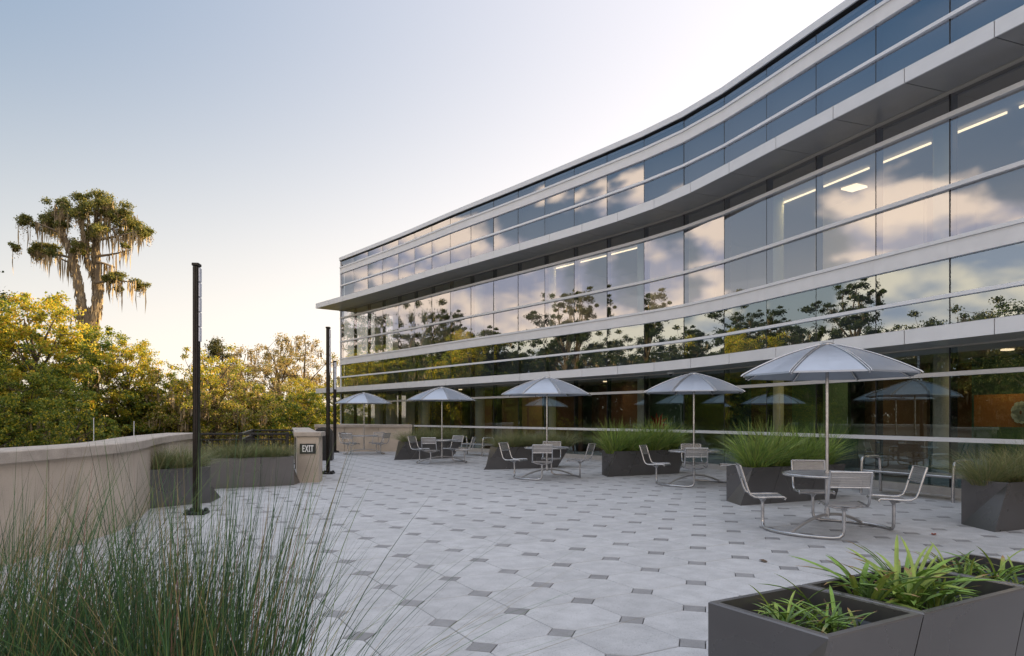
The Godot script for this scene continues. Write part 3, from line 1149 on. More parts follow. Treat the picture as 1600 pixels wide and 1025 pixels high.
func cypress() -> Array:
	var wood := MB.new()
	wood.colored = true
	wood.col = Color(0.17, 0.135, 0.095)
	var lv := MB.new()
	var ms := MB.new()
	var z := func(zx: float, zy: float, dep: float) -> Vector3: return Vector3((zx - 480.0) * 0.0142, 21.3 - zy * 0.0142, dep)
	var trunks := [
		[[Vector3(0.1, -0.2, 0), z.call(486, 1020, 0), z.call(490, 880, 0), z.call(478, 800, 0), z.call(448, 700, 0.2), z.call(430, 560, 0.3), z.call(398, 430, 0.3), z.call(345, 300, 0.2), z.call(300, 210, 0.1), z.call(290, 130, 0.0)], [0.85, 0.62, 0.56, 0.5, 0.40, 0.36, 0.30, 0.2, 0.12, 0.05]],
		[[z.call(495, 900, 0), z.call(500, 800, -0.1), z.call(518, 690, -0.2), z.call(520, 560, -0.3), z.call(508, 400, -0.2), z.call(520, 230, 0), z.call(530, 80, 0.1)], [0.5, 0.5, 0.46, 0.42, 0.34, 0.22, 0.05]],
		[[z.call(512, 560, -0.3), z.call(478, 440, 0.2), z.call(470, 330, 0.4), z.call(440, 200, 0.3)], [0.28, 0.26, 0.18, 0.06]]]
	for k in trunks:
		wood.tube(k[0], k[1].map(func(q): return q * 0.8), 10)
		for i in k[0].size() - 1:
			for j in 95:
				var p: Vector3 = k[0][i].lerp(k[0][i + 1], rng.randf())
				if p.y < 5.5:
					continue
				var a := rf(0, TAU)
				var rr: float = lerpf(k[1][i], k[1][i + 1], 0.5) * rf(0.72, 0.98)
				moss_strand(ms, p + Vector3(cos(a) * rr, rf(0, 0.3), sin(a) * rr), rf(0.3, 1.0), Color(0.34, 0.27, 0.17) * rf(0.6, 1.15))
	var tips := [[390, 430, 110, 380], [345, 300, 190, 230], [320, 250, 350, 180], [520, 230, 660, 160], [515, 330, 700, 220], [510, 330, 800, 290], [510, 420, 730, 385], [520, 570, 770, 575], [520, 450, 600, 470], [480, 830, 288, 680], [430, 480, 320, 430], [470, 330, 420, 350], [495, 860, 580, 985], [520, 200, 610, 110]]
	for tp in tips:
		var dep := rf(-1.6, 1.6)
		var pts := limb(wood, z.call(tp[0], tp[1], 0), z.call(tp[2], tp[3], dep * 0.6), 0.13 if tp[3] != 680 else 0.26, 0.04 if tp[3] != 680 else 0.16, 5)
		if tp[3] == 985:
			continue
		for i in 34:
			var p: Vector3 = pts[1].lerp(pts[4], pow(rng.randf(), 0.8))
			moss_strand(ms, p + Vector3(rf(-0.2, 0.2), rf(-0.1, 0.15), rf(-0.3, 0.3)), (0.3 + 1.9 * pow(rng.randf(), 1.7)) * (0.6 if tp[3] == 680 else 1.0), Color(0.33, 0.25, 0.14) * rf(0.6, 1.15))
	var cl := [[290, 140, 60], [200, 200, 48], [178, 250, 38], [235, 240, 52], [345, 170, 42], [352, 240, 30], [430, 180, 42], [385, 150, 30], [455, 250, 30], [140, 380, 46], [195, 370, 40], [285, 410, 26], [520, 95, 70], [470, 110, 46], [585, 105, 46], [500, 170, 60], [680, 155, 46], [650, 225, 55], [720, 240, 50], [795, 292, 30], [420, 350, 42], [450, 390, 34], [255, 195, 40], [240, 368, 34], [700, 290, 46], [680, 550, 34], [745, 578, 34], [640, 565, 26], [610, 590, 20], [120, 372, 24], [290, 678, 18], [600, 170, 40], [760, 270, 36], [540, 260, 40], [600, 300, 40], [735, 375, 18], [110, 385, 26], [490, 300, 36]]
	for k in cl:
		var dep := rf(-1.3, 1.3)
		var c: Vector3 = z.call(k[0], k[1], dep)
		var r: float = k[2] * 0.0130
		for s in 9:
			var cc := c + Vector3(rf(-1, 1) * r * 0.9, rf(-0.6, 0.8) * r, rf(-1, 1) * r * 1.1)
			blob(lv, cc, Vector3(r, r * 0.72, r) * rf(0.4, 0.85), int(110 + 230 * r), 0.13, [Color(0.11, 0.14, 0.04), Color(0.15, 0.18, 0.05), Color(0.22, 0.22, 0.055), Color(0.32, 0.28, 0.07)], 0.2)
		for i in int(5 * r + 1):
			var tint := Color(0.33, 0.26, 0.15) * rf(0.7, 1.1)
			blob(ms, c + Vector3(rf(-0.9, 0.9) * r, -r * rf(0.3, 1.0), rf(-1, 1) * r), Vector3(rf(0.12, 0.3), rf(0.4, 1.0), 0.25), 70, 0.11, [tint, tint * 0.75, tint * 1.15], -0.5)
		for i in int(14 * r):
			moss_strand(ms, c + Vector3(rf(-1, 1) * r, rf(-0.6, 0.0) * r, rf(-1, 1) * r), 0.35 + 1.9 * pow(rng.randf(), 2.0), Color(0.33, 0.26, 0.15) * rf(0.6, 1.15))
	return [wood.mesh(), lv.mesh(), ms.mesh()]

func pine(h: float) -> Array:
	var wood := MB.new()
	wood.colored = true
	wood.col = BARK
	var lv := MB.new()
	wood.tube([Vector3(0, -0.3, 0), Vector3(0.1, h * 0.5, 0), Vector3(-0.1, h, 0)], [0.17, 0.12, 0.04], 7)
	for i in 26:
		var y := h * lerpf(0.42, 1.0, float(i) / 25.0)
		var a := rf(0, TAU)
		var l := h * 0.24 * (1.0 - pow((y / h - 0.42) / 0.62, 3.0) * 0.7) * rf(0.5, 1.1)
		var c := Vector3(cos(a) * l, y + rf(-0.2, 0.5), sin(a) * l)
		limb(wood, Vector3(0, y - 0.4, 0), c, 0.045, 0.015, 4)
		for s in 3:
			blob(lv, c + Vector3(rf(-0.5, 0.5), rf(-0.15, 0.15), rf(-0.5, 0.5)), Vector3(0.55, 0.28, 0.55), 150, 0.15, [Color(0.07, 0.085, 0.03), Color(0.10, 0.11, 0.035), Color(0.13, 0.12, 0.04)], 0.1)
	return [wood.mesh(), lv.mesh(), null]

func build_trees() -> void:
	rng.seed = 77
	var g := -0.75
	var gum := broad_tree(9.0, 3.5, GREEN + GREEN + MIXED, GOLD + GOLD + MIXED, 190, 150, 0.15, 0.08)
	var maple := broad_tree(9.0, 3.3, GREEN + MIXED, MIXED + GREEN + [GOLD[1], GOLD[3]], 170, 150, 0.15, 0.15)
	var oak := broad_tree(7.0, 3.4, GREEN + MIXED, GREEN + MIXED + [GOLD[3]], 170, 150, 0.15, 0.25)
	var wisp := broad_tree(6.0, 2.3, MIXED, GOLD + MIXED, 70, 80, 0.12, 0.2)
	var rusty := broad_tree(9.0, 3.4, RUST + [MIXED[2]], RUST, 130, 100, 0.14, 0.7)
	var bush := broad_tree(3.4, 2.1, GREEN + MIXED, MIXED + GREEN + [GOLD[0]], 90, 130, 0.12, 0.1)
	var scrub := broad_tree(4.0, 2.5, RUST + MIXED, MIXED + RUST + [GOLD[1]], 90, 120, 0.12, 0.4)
	var cy := cypress()
	var pn := pine(8.6)
	plant_tree(cy, "cypress_tree", "tall old cypress tree with two stems, hung with grey moss, above the yellow trees", "tree", at(-33.2, 55.0, g), 0.0, 0.965)
	var grp := "trees beyond the terrace"
	# x, distance ahead, mesh, scale, name, label
	var rows := [
		[-25.0, 37.0, gum, 0.95, "golden_tree", "tall yellow leaved tree at the left edge of the view, before the old cypress"],
		[-29.5, 40.0, maple, 0.98, "golden_tree", "yellow green tree cut by the left border of the view"],
		[-22.6, 37.5, maple, 0.74, "golden_tree", "yellow tree that hides the foot of the old cypress"],
		[-27.2, 36.0, oak, 0.75, "green_tree", "dark green bushy tree low in front of the tallest yellow tree"],
		[-23.2, 34.0, oak, 0.62, "green_tree", "round green tree over the middle of the curved wall"],
		[-20.4, 37.5, gum, 0.64, "golden_tree", "rounded golden tree left of the nearest lamp post, behind the wall's end"],
		[-19.0, 35.0, wisp, 0.72, "mossy_tree", "thin mossy tree with a bare grey stem right of the golden rounded tree"],
		[-18.4, 40.5, wisp, 0.92, "thin_tree", "loose airy tree with sky showing through, left of the nearest lamp post"],
		[-16.9, 40.0, wisp, 0.98, "thin_tree", "airy yellow tree directly behind the nearest lamp post"],
		[-25.6, 62.0, pn, 0.98, "pine_tree", "small flat topped pine right of the nearest lamp post"],
		[-22.6, 58.0, rusty, 0.85, "brown_tree", "low brownish tree right beside the small pine"],
		[-24.0, 64.0, wisp, 1.0, "thin_tree", "thin tree crowded under the small pine"],
		[-22.0, 66.0, rusty, 1.08, "brown_tree", "tall greyish brown mossy tree left of the second lamp post"],
		[-19.4, 65.0, rusty, 1.0, "brown_tree", "brown mossy tree directly left of the second lamp post"],
		[-14.0, 48.0, gum, 0.52, "golden_tree", "bright yellow tree beside the second lamp post and the canopy's tip"],
		[-15.8, 46.0, bush, 0.95, "bush", "olive bush below the brown mossy trees"],
		[-13.0, 43.0, bush, 1.0, "bush", "yellow green bush left of the building's corner"],
		[-16.0, 41.0, scrub, 0.9, "bush", "mossy tan bush above the exit pillar"],
		[-18.2, 43.0, scrub, 1.0, "bush", "tan and green bush above the right end of the railing"],
		[-17.0, 36.5, scrub, 0.75, "bush", "dusty olive bush right of the nearest lamp post, above the planters"],
		[-19.5, 39.0, bush, 1.05, "bush", "green bush just right of the nearest lamp post"],
		[-21.5, 45.0, scrub, 1.1, "bush", "mixed green bush behind the left planter"],
		[-17.6, 33.0, bush, 0.75, "bush", "low green bush behind the nearest lamp post's foot"],
		[-14.6, 36.0, scrub, 0.72, "bush", "low tan bush behind the railing's second section"],
		[-12.6, 37.0, scrub, 0.8, "bush", "low mossy bush between railing and second lamp post"],
		[-19.6, 31.5, bush, 0.8, "bush", "low dark bush behind the end of the curved wall"],
		[-22.6, 31.0, bush, 0.82, "bush", "low dark bush behind the middle of the curved wall"],
		[-25.4, 32.5, bush, 0.9, "bush", "low dark bush behind the left part of the curved wall"],
		[-27.8, 33.5, scrub, 0.9, "bush", "shaded bush at the left border behind the wall"],
		[-11.2, 47.0, oak, 0.6, "green_tree", "green tree peeping past the building's corner"]]
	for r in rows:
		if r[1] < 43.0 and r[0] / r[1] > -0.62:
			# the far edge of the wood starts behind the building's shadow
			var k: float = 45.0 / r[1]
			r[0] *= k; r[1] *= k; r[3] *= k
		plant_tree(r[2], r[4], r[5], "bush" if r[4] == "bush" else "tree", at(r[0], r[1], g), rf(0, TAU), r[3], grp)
	# the wood to the left of the terrace, which the glass reflects
	var dark_oak := broad_tree(8.0, 3.6, DARK, DARK + [GREEN[2]], 170, 150, 0.16, 0.3)  # these trees use a darker leaf palette than those in view
	var dark_moss := broad_tree(8.5, 3.4, DARK, DARK + [RUST[3]], 150, 130, 0.16, 0.5)
	var dark_tall := broad_tree(12.0, 2.9, DARK, DARK, 190, 150, 0.17, 0.15)
	var kinds := [dark_oak, dark_moss, dark_oak, dark_moss, dark_oak]
	var wl := ["green_tree", "green_tree", "green_tree", "brown_tree", "green_tree"]
	for i in 30:
		var near := i % 2 == 0
		var d := 10.0 + i * 1.6
		var x := -rf(30.0, 34.0) if near else -rf(36.0, 41.0)
		x = minf(x, -d * 0.80 - 2.5)
		var k: int = i % 5
		var s := rf(0.75, 0.95) if near else rf(0.95, 1.2)
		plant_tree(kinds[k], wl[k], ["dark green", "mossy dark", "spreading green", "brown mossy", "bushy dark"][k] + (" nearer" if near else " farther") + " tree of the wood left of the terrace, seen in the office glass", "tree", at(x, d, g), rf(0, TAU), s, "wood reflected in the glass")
	var far := [[-37.5, 44.0, 1.05, dark_tall, "tallest green tree of the wood left of the terrace, outside the view"], [-28.0, 30.5, 1.0, dark_tall, "tall dark tree reflected high in the curved middle of the office glass"], [-30.5, 36.5, 0.8, dark_tall, "lower dark tree reflected in the curved middle of the office glass"], [-42.0, 50.0, 1.6, dark_moss, "tall brown mossy tree reflected near the building's corner"], [-34.0, 24.0, 1.1, dark_moss, "brown mossy tree reflected in the glass nearest the viewer"]]
	for i in far.size():
		var q: Array = far[i]
		plant_tree(q[3], "green_tree" if q[3] == dark_tall else "brown_tree", q[4], "tree", at(q[0], q[1], g), 1.0 + i, q[2], "tall trees reflected in the glass")
	# undergrowth that reads as one mass
	var ub := MB.new()
	for i in 240:
		var x := rf(-44.0, -12.0)
		var d := rf(38.0, 56.0)
		if x > -24.0:
			d = rf(45.0, 62.0)
		blob(ub, at(x, d, g + rf(0.2, 2.6)), Vector3(1.0, 0.9, 1.0), 150, 0.13, MIXED + GREEN + RUST + GOLD if i % 3 else GOLD + MIXED, 0.0)
	for i in 90:
		var x := rf(-55.0, -26.0)
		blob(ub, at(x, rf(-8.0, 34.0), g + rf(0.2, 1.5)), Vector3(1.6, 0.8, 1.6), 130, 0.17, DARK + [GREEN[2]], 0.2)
	var u := obj(ub, "undergrowth", M.foliage)
	tag(u, "tangled undergrowth filling the gaps below the trees", "", "", "stuff")
	# two thin pale stakes beyond the wall
	for k in 2:
		var x: float = [-15.1, -13.0][k]
		var d: float = [25.3, 24.1][k]
		var b := MB.new()
		b.tube([at(x, d, -0.7), at(x, d, [1.42, 1.30][k])], 0.014, 8)
		b.tube([at(x, d, [1.42, 1.30][k]), at(x, d, [1.44, 1.32][k])], 0.018, 8)
		var o := obj(b, "stake", M.aluminium)
		tag(o, ["thin pale stake standing beyond the curved wall, the left of two", "thin pale stake standing near the bare mossy trunk beyond the wall"][k], "stake")


# ---------------------------------------------------------------- planters and plants
# local axes: x along the planter, z = -(depth); kicks: how far each foot corner is pushed along x (front/rear at both ends)
func planter(label: String, p: Vector2, u: Vector2, length: float, width: float, h: float, kf: float, kr: float, cuts: Array, soil_y: float) -> Node3D:
	var t := thing("planter", label, "planter", at(p.x, p.y), atan2(u.y, u.x), "dark metal planters")
	var edges: Array = [0.0] + cuts + [length]
	for m in edges.size() - 1:
		var a: float = edges[m] + (0.004 if m > 0 else 0.0)
		var e: float = edges[m + 1] - (0.004 if m < edges.size() - 2 else 0.0)
		var b := MB.new()
		var ctr := Vector3((a + e) * 0.5, h * 0.4, -width * 0.5)
		var F0 := Vector3(a, h, 0); var F1 := Vector3(e, h, 0); var R1 := Vector3(e, h, -width); var R0 := Vector3(a, h, -width)
		var f0 := Vector3(a + kf, 0, 0); var f1 := Vector3(e + kf, 0, 0); var r1 := Vector3(e + kr, 0, -width); var r0 := Vector3(a + kr, 0, -width)
		var c := 0.006
		var top := [F0, F1, R1, R0]
		var ins := [Vector3(c, 0, -c), Vector3(-c, 0, -c), Vector3(-c, 0, c), Vector3(c, 0, c)]
		var low := [f0, f1, r1, r0]
		var rim := 0.035
		for s in 4:
			var s1 := (s + 1) % 4
			b.oquad(low[s], low[s1], top[s1] + Vector3(0, -c, 0), top[s] + Vector3(0, -c, 0), ctr)
			var ti: Vector3 = top[s] + ins[s]
			var tj: Vector3 = top[s1] + ins[s1]
			b.oquad(top[s] + Vector3(0, -c, 0), top[s1] + Vector3(0, -c, 0), tj, ti, ctr)
			var ri: Vector3 = top[s] + ins[s] * (rim / c)
			var rj: Vector3 = top[s1] + ins[s1] * (rim / c)
			b.oquad(ti, tj, rj, ri, ctr - Vector3(0, 1, 0))
			var di := Vector3(ri.x, soil_y - 0.05, ri.z)
			var dj := Vector3(rj.x, soil_y - 0.05, rj.z)
			var outer := ctr + ((ri + rj) * 0.5 - ctr) * 3.0
			b.oquad(ri, rj, dj, di, Vector3(outer.x, h * 0.5, outer.z))
		var mod := obj(b, "planter_module", M.planter, t)
		# soil, slightly mounded and lumpy
		var sb := MB.new()
		var nx := 10
		var nz := 6
		var gy := func(i: int, j: int) -> Vector3:
			var q := Vector3(lerpf(a + rim, e - rim, float(i) / nx), 0, lerpf(-rim, -width + rim, float(j) / nz))
			q.y = soil_y + 0.02 * sin(q.x * 23.0 + m) * cos(q.z * 31.0) + 0.012 * sin(q.x * 71.0 + q.z * 53.0)
			return q
		for i in nx:
			for j in nz:
				sb.quad(gy.call(i, j), gy.call(i + 1, j), gy.call(i + 1, j + 1), gy.call(i, j + 1))
		obj(sb, "soil", M.soil, mod)
	return t

func grass_clump(count: int, h: float, spread: float, width: float, tints: Array) -> ArrayMesh:
	var b := MB.new()
	for i in count:
		var a := rf(0, TAU)
		var r := sqrt(rng.randf())
		var p := Vector3(cos(a) * r * 0.19, 0, sin(a) * r * 0.17)
		var la := a + rf(-0.9, 0.9)
		var l := spread * pow(rng.randf(), 0.6)
		var t: Color = tints[rng.randi() % tints.size()]
		var k := rf(0.7, 1.25)
		b.blade(p, Vector3(cos(la), 0, sin(la)) * l, h * rf(0.45, 1.12), rf(0.3, 1.5) * l / spread, width * rf(0.7, 1.3), 5, Color(t.r * k, t.g * k, t.b * k), rf(0, TAU))
	return b.mesh()

func grass_in(label: String, clump: Array, pl: Node3D, length: float, width: float, y: float, count: int, called := "ornamental_grass", scale_ := 1.0) -> void:
	var t := thing(called, label, "grass", pl.position, pl.rotation.y, "grasses in the planters")
	for i in count:
		var o := put(clump[i % clump.size()], "clump", M.grass_blades, t)
		o.position = Vector3(length * (i + 0.5) / count + rf(-0.08, 0.08), y, -width * 0.5 + rf(-0.07, 0.07))
		o.rotation.y = rf(0, TAU)
		o.scale = Vector3.ONE * rf(0.88, 1.1) * scale_

func build_planters() -> void:
	rng.seed = 501
	var cuts := [0.65, 1.58]
	var lush := [Color(0.18, 0.29, 0.05), Color(0.24, 0.35, 0.06), Color(0.13, 0.22, 0.045), Color(0.30, 0.34, 0.09), Color(0.10, 0.17, 0.045)]
	var dry := [Color(0.14, 0.18, 0.06), Color(0.19, 0.22, 0.08), Color(0.11, 0.15, 0.055), Color(0.28, 0.25, 0.13), Color(0.22, 0.22, 0.09)]
	var big := []
	var thin := []
	for i in 3:
		big.push_back(grass_clump(460, 0.92, 0.78, 0.012, lush))
		thin.push_back(grass_clump(760, 0.68, 0.82, 0.0055, dry))
	var k := -0.27
	var pl := planter("dark metal planter with bright green grass behind the nearest table set", Vector2(4.03, 11.73), Vector2(0.9, 0.435), 2.25, 0.62, 0.62, k, 0.0, cuts, 0.55)
	grass_in("bright green fountain grass behind the nearest umbrella table", big, pl, 2.25, 0.62, 0.55, 5)
	pl = planter("dark metal planter with green grass behind the second nearest table set", Vector2(2.58, 17.35), Vector2(0.89, 0.456), 2.25, 0.62, 0.62, k, 0.0, cuts, 0.55)
	grass_in("green fountain grass behind the second nearest umbrella table", big, pl, 2.25, 0.62, 0.55, 6)
	pl = planter("dark metal planter with dull green grass behind the middle table set", Vector2(-0.40, 19.68), Vector2(0.933, 0.36), 2.25, 0.62, 0.62, -0.42, -0.15, cuts, 0.55)
	grass_in("dull green wispy grass behind the middle umbrella table", thin, pl, 2.25, 0.62, 0.55, 6)
	pl = planter("dark metal planter with wispy grass behind the fourth table set", Vector2(-3.66, 24.16), Vector2(0.836, 0.549), 2.25, 0.62, 0.62, -0.45, -0.15, cuts, 0.55)
	grass_in("wispy grass behind the fourth umbrella table by the low wall", thin, pl, 2.25, 0.62, 0.55, 5)
	pl = planter("dark metal planter with drooping grass at the right, beside the bench's near arm", Vector2(6.41, 9.05), Vector2(0.92, 0.39), 2.25, 0.62, 0.62, k, 0.0, cuts, 0.55)
	grass_in("drooping dull grass in the planter beside the bench", thin, pl, 2.25, 0.62, 0.55, 7)
	pl = planter("dark planter with a slanted foot behind the nearest lamp post, by the curved wall", Vector2(-5.84, 11.26), Vector2(0.65, 0.76), 1.02, 0.62, 0.62, 0.0, 0.5, [], 0.55)
	grass_in("fine grass in the planter behind the nearest lamp post", thin, pl, 1.0, 0.62, 0.52, 4, "ornamental_grass", 0.92)
	pl = planter("dark two part planter left of the exit pillar", Vector2(-6.15, 14.3), Vector2(0.87, 0.49), 1.66, 0.5, 0.62, 0.0, 0.24, [0.98], 0.55)
	grass_in("fine upright grass in the planter left of the exit pillar", thin, pl, 1.6, 0.5, 0.52, 6, "ornamental_grass", 0.78)
	# the near planter, its troughs half empty, with strap leaved plants
	pl = planter("near dark metal planter of three open troughs with strap leaved plants", Vector2(1.22, 2.70), Vector2(0.862, 0.507), 2.25, 0.62, 0.62, k, 0.0, cuts, 0.50)
	strap_plants(pl)
	var tw := MB.new()
	tw.tube([Vector3(0.36, 0.505, -0.22), Vector3(0.46, 0.55, -0.3), Vector3(0.56, 0.60, -0.42)], [0.007, 0.006, 0.004], 6)
	var stick := put(tw.mesh(), "twig", mat("twig_wood", lin(0.07, 0.045, 0.03), 0.9))
	stick.position = pl.position
	stick.rotation = pl.rotation
	tag(stick, "bare brown twig leaning across the first trough of the near planter", "twig")
	# the tall grass in front, in a planter below the frame
	pl = planter("dark planter below the view that holds the tall near grass", Vector2(-2.75, 1.5), Vector2(1.0, 0.0), 2.9, 0.62, 0.56, 0.0, 0.0, [0.95, 1.93], 0.5)
	near_grass()

func near_grass() -> void:
	var tints := [Color(0.05, 0.125, 0.04), Color(0.075, 0.16, 0.045), Color(0.035, 0.085, 0.035), Color(0.12, 0.18, 0.055), Color(0.24, 0.20, 0.09), Color(0.05, 0.12, 0.055), Color(0.03, 0.065, 0.03)]
	var labels := ["tall thin grass clump at the far left of the foreground", "tall thin grass clump second from the left in the foreground", "dense dark grass clump in the middle of the foreground grasses", "upright grass clump right of the dense dark one in the foreground", "arching grass clump at the right end of the foreground grasses"]
	var spots := [[-1.58, 1.86, 1100, 0.86, 0.36], [-1.30, 1.80, 1050, 0.96, 0.36], [-1.02, 1.90, 1500, 0.78, 0.20], [-0.80, 1.84, 700, 1.02, 0.20], [-0.70, 1.80, 240, 0.80, 0.75]]
	for s in 5:
		var q: Array = spots[s]
		var t := thing("tall_grass", labels[s], "grass", at(q[0], q[1], 0.49), 0.0, "tall grasses in the foreground")
		var b := MB.new()
		var pk := MB.new()
		for i in q[2]:
			var a := rf(0, TAU)
			var r := sqrt(rng.randf()) * 0.21
			var p := Vector3(cos(a) * r, 0, sin(a) * r * 0.9)
			var la := a + rf(-0.9, 0.9)
			var lean: Vector3 = Vector3(cos(la), 0, sin(la)) * q[4] * 1.35 * pow(rng.randf(), 1.1) + Vector3(0.05, 0, 0) * rng.randf()
			var tc: Color = tints[rng.randi() % tints.size()]
			var k := rf(0.7, 1.3)
			var h: float = q[3] * (rf(0.5, 1.0) if rng.randf() < 0.8 else rf(0.9, 1.06))
			if rng.randf() < 0.035:
				pk.blade(p, lean * 0.8, h, rf(0.0, 0.3), 0.004, 8, Color(0.30, 0.17, 0.14), rf(0, TAU))
			else:
				b.blade(p, lean, h, rf(0.0, 0.5) if rng.randf() < 0.85 else rf(0.6, 1.3), rf(0.0020, 0.0043), 8, Color(tc.r * k, tc.g * k, tc.b * k), rf(0, TAU))
		var bl := obj(b, "blades", M.grass_blades, t)
		bl.set_meta("kind", "stuff")
		if pk.v.size():
			var sd := obj(pk, "seed_stalks", M.grass_blades, t)
			sd.set_meta("kind", "stuff")

func strap_leaf(l: float, w: float, rise: float, droop: float, tint: Color, tip: Color) -> ArrayMesh:
	var b := MB.new()
	b.colored = true
	var segs := 9
	var pts := []
	for i in segs + 1:
		var t := float(i) / segs
		pts.push_back(Vector3(l * (t * 0.38 + t * t * droop * 0.55), rise * l * (t - droop * t * t * 0.62), 0))
	for i in segs:
		var t0 := float(i) / segs
		var t1 := float(i + 1) / segs
		var w0 := w * (0.62 + 0.6 * t0) * sqrt(maxf(0.0, 1.0 - pow(t0, 3.2)))
		var w1 := w * (0.62 + 0.6 * t1) * sqrt(maxf(0.0, 1.0 - pow(t1, 3.2)))
		var fold0 := Vector3(0, w0 * 0.28, w0 * 0.5)
		var fold1 := Vector3(0, w1 * 0.28, w1 * 0.5)
		var m0 := Vector3(0, w0 * 0.28, -w0 * 0.5)
		var m1 := Vector3(0, w1 * 0.28, -w1 * 0.5)
		b.col = tint.lerp(tip, smoothstep(0.8, 1.0, t1)) * (1.0 + 0.12 * sin(i * 2.0))
		b.col.a = 1.0
		b.quad(pts[i], pts[i + 1], pts[i + 1] + fold1, pts[i] + fold0)
		b.quad(pts[i] + m0, pts[i + 1] + m1, pts[i + 1], pts[i])
	b.n.clear()
	return b.mesh()

func strap_plants(pl: Node3D) -> void:
	rng.seed = 909
	var meshes := []
	var greens := [Color(0.13, 0.24, 0.04), Color(0.18, 0.31, 0.05), Color(0.10, 0.18, 0.05), Color(0.26, 0.35, 0.07), Color(0.16, 0.25, 0.09)]
	var lens := []
	var rises := []
	var droops := []
	for i in 14:
		lens.push_back(rf(0.28, 0.48)); rises.push_back(rf(0.7, 0.95)); droops.push_back(rf(0.35, 1.35))
		var g: Color = greens[i % 5]
		var tip := g if i % 3 else Color(0.32, 0.20, 0.09)
		meshes.push_back(strap_leaf(lens[i], rf(0.020, 0.034), rises[i], droops[i], g, tip))
	# along, across, leaves, size, label
	var spots := [
		[0.22, 0.36, 12, 0.60, "small strap leaved plant in the first trough of the near planter"],
		[0.34, 0.26, 12, 0.66, "drooping strap leaved plant at the near corner of the first trough"],
		[0.14, 0.50, 4, 0.42, "few short leaves at the far left corner of the near planter"],
		[0.50, 0.26, 6, 0.42, "tiny leafy plant by the divider of the first trough"],
		[0.56, 0.50, 3, 0.75, "single broad strap leaves rising at the first divider's far end"],
		[0.92, 0.42, 15, 0.9, "tall strap leaved plant at the far side of the middle trough"],
		[1.04, 0.28, 17, 0.95, "densest strap leaved plant in the middle of the near planter"],
		[1.24, 0.42, 14, 0.92, "bright strap leaved plant near the second divider"],
		[1.22, 0.26, 11, 0.8, "fan of pale strap leaves at the right of the middle trough"],
		[1.42, 0.26, 8, 0.42, "small dark leafy plant by the near rim of the middle trough"],
		[1.76, 0.42, 11, 0.8, "strap leaved plant left in the third trough"],
		[1.94, 0.34, 11, 0.75, "strap leaved plant in the middle of the third trough"],
		[2.06, 0.26, 7, 0.5, "small strap leaved plant at the right end of the third trough"]]
	for s in spots:
		var p: Vector3 = pl.transform * Vector3(s[0], 0.495, -s[1])
		var t := thing("strap_leaf_plant", s[4], "plant", p, rf(0, TAU), "strap leaved plants in the near planter")
		var leaves: int = int(s[2] * 2.6)
		for i in leaves:
			for attempt in 14:
				var m := rng.randi() % meshes.size()
				var sc: float = s[3] * rf(0.7, 1.15)
				var bs := Basis(Vector3.UP, TAU * i / leaves + rf(-0.6, 0.6) * (1 + attempt * 0.3)) * Basis(Vector3.BACK, rf(-0.1, 0.4)) * Basis(Vector3.RIGHT, rf(-0.25, 0.25))
				var tr := Transform3D(bs.scaled(Vector3.ONE * sc), Vector3(rf(-0.05, 0.05), 0, rf(-0.05, 0.05)))
				var ok := true
				for e in 10:
					var f := e / 9.0
					var q: Vector3 = pl.transform.affine_inverse() * (t.transform * (tr * Vector3(lens[m] * (f * 0.38 + f * f * droops[m] * 0.55), rises[m] * lens[m] * (f - droops[m] * f * f * 0.62), 0)))
					if q.y < 0.66 and (q.z > -0.055 or q.z < -0.565 or q.x < 0.05 or q.x > 2.2 or absf(q.x - 0.65) < 0.05 or absf(q.x - 1.58) < 0.05 or q.y < 0.44):
						ok = false
				if ok:
					var o := put(meshes[m], "leaf", M.grass_blades, t)
					o.transform = tr
					break


# ---------------------------------------------------------------- tables
func arc_pt(a: float, r: float, y: float) -> Vector3:
	return Vector3(cos(a) * r, y, -sin(a) * r)

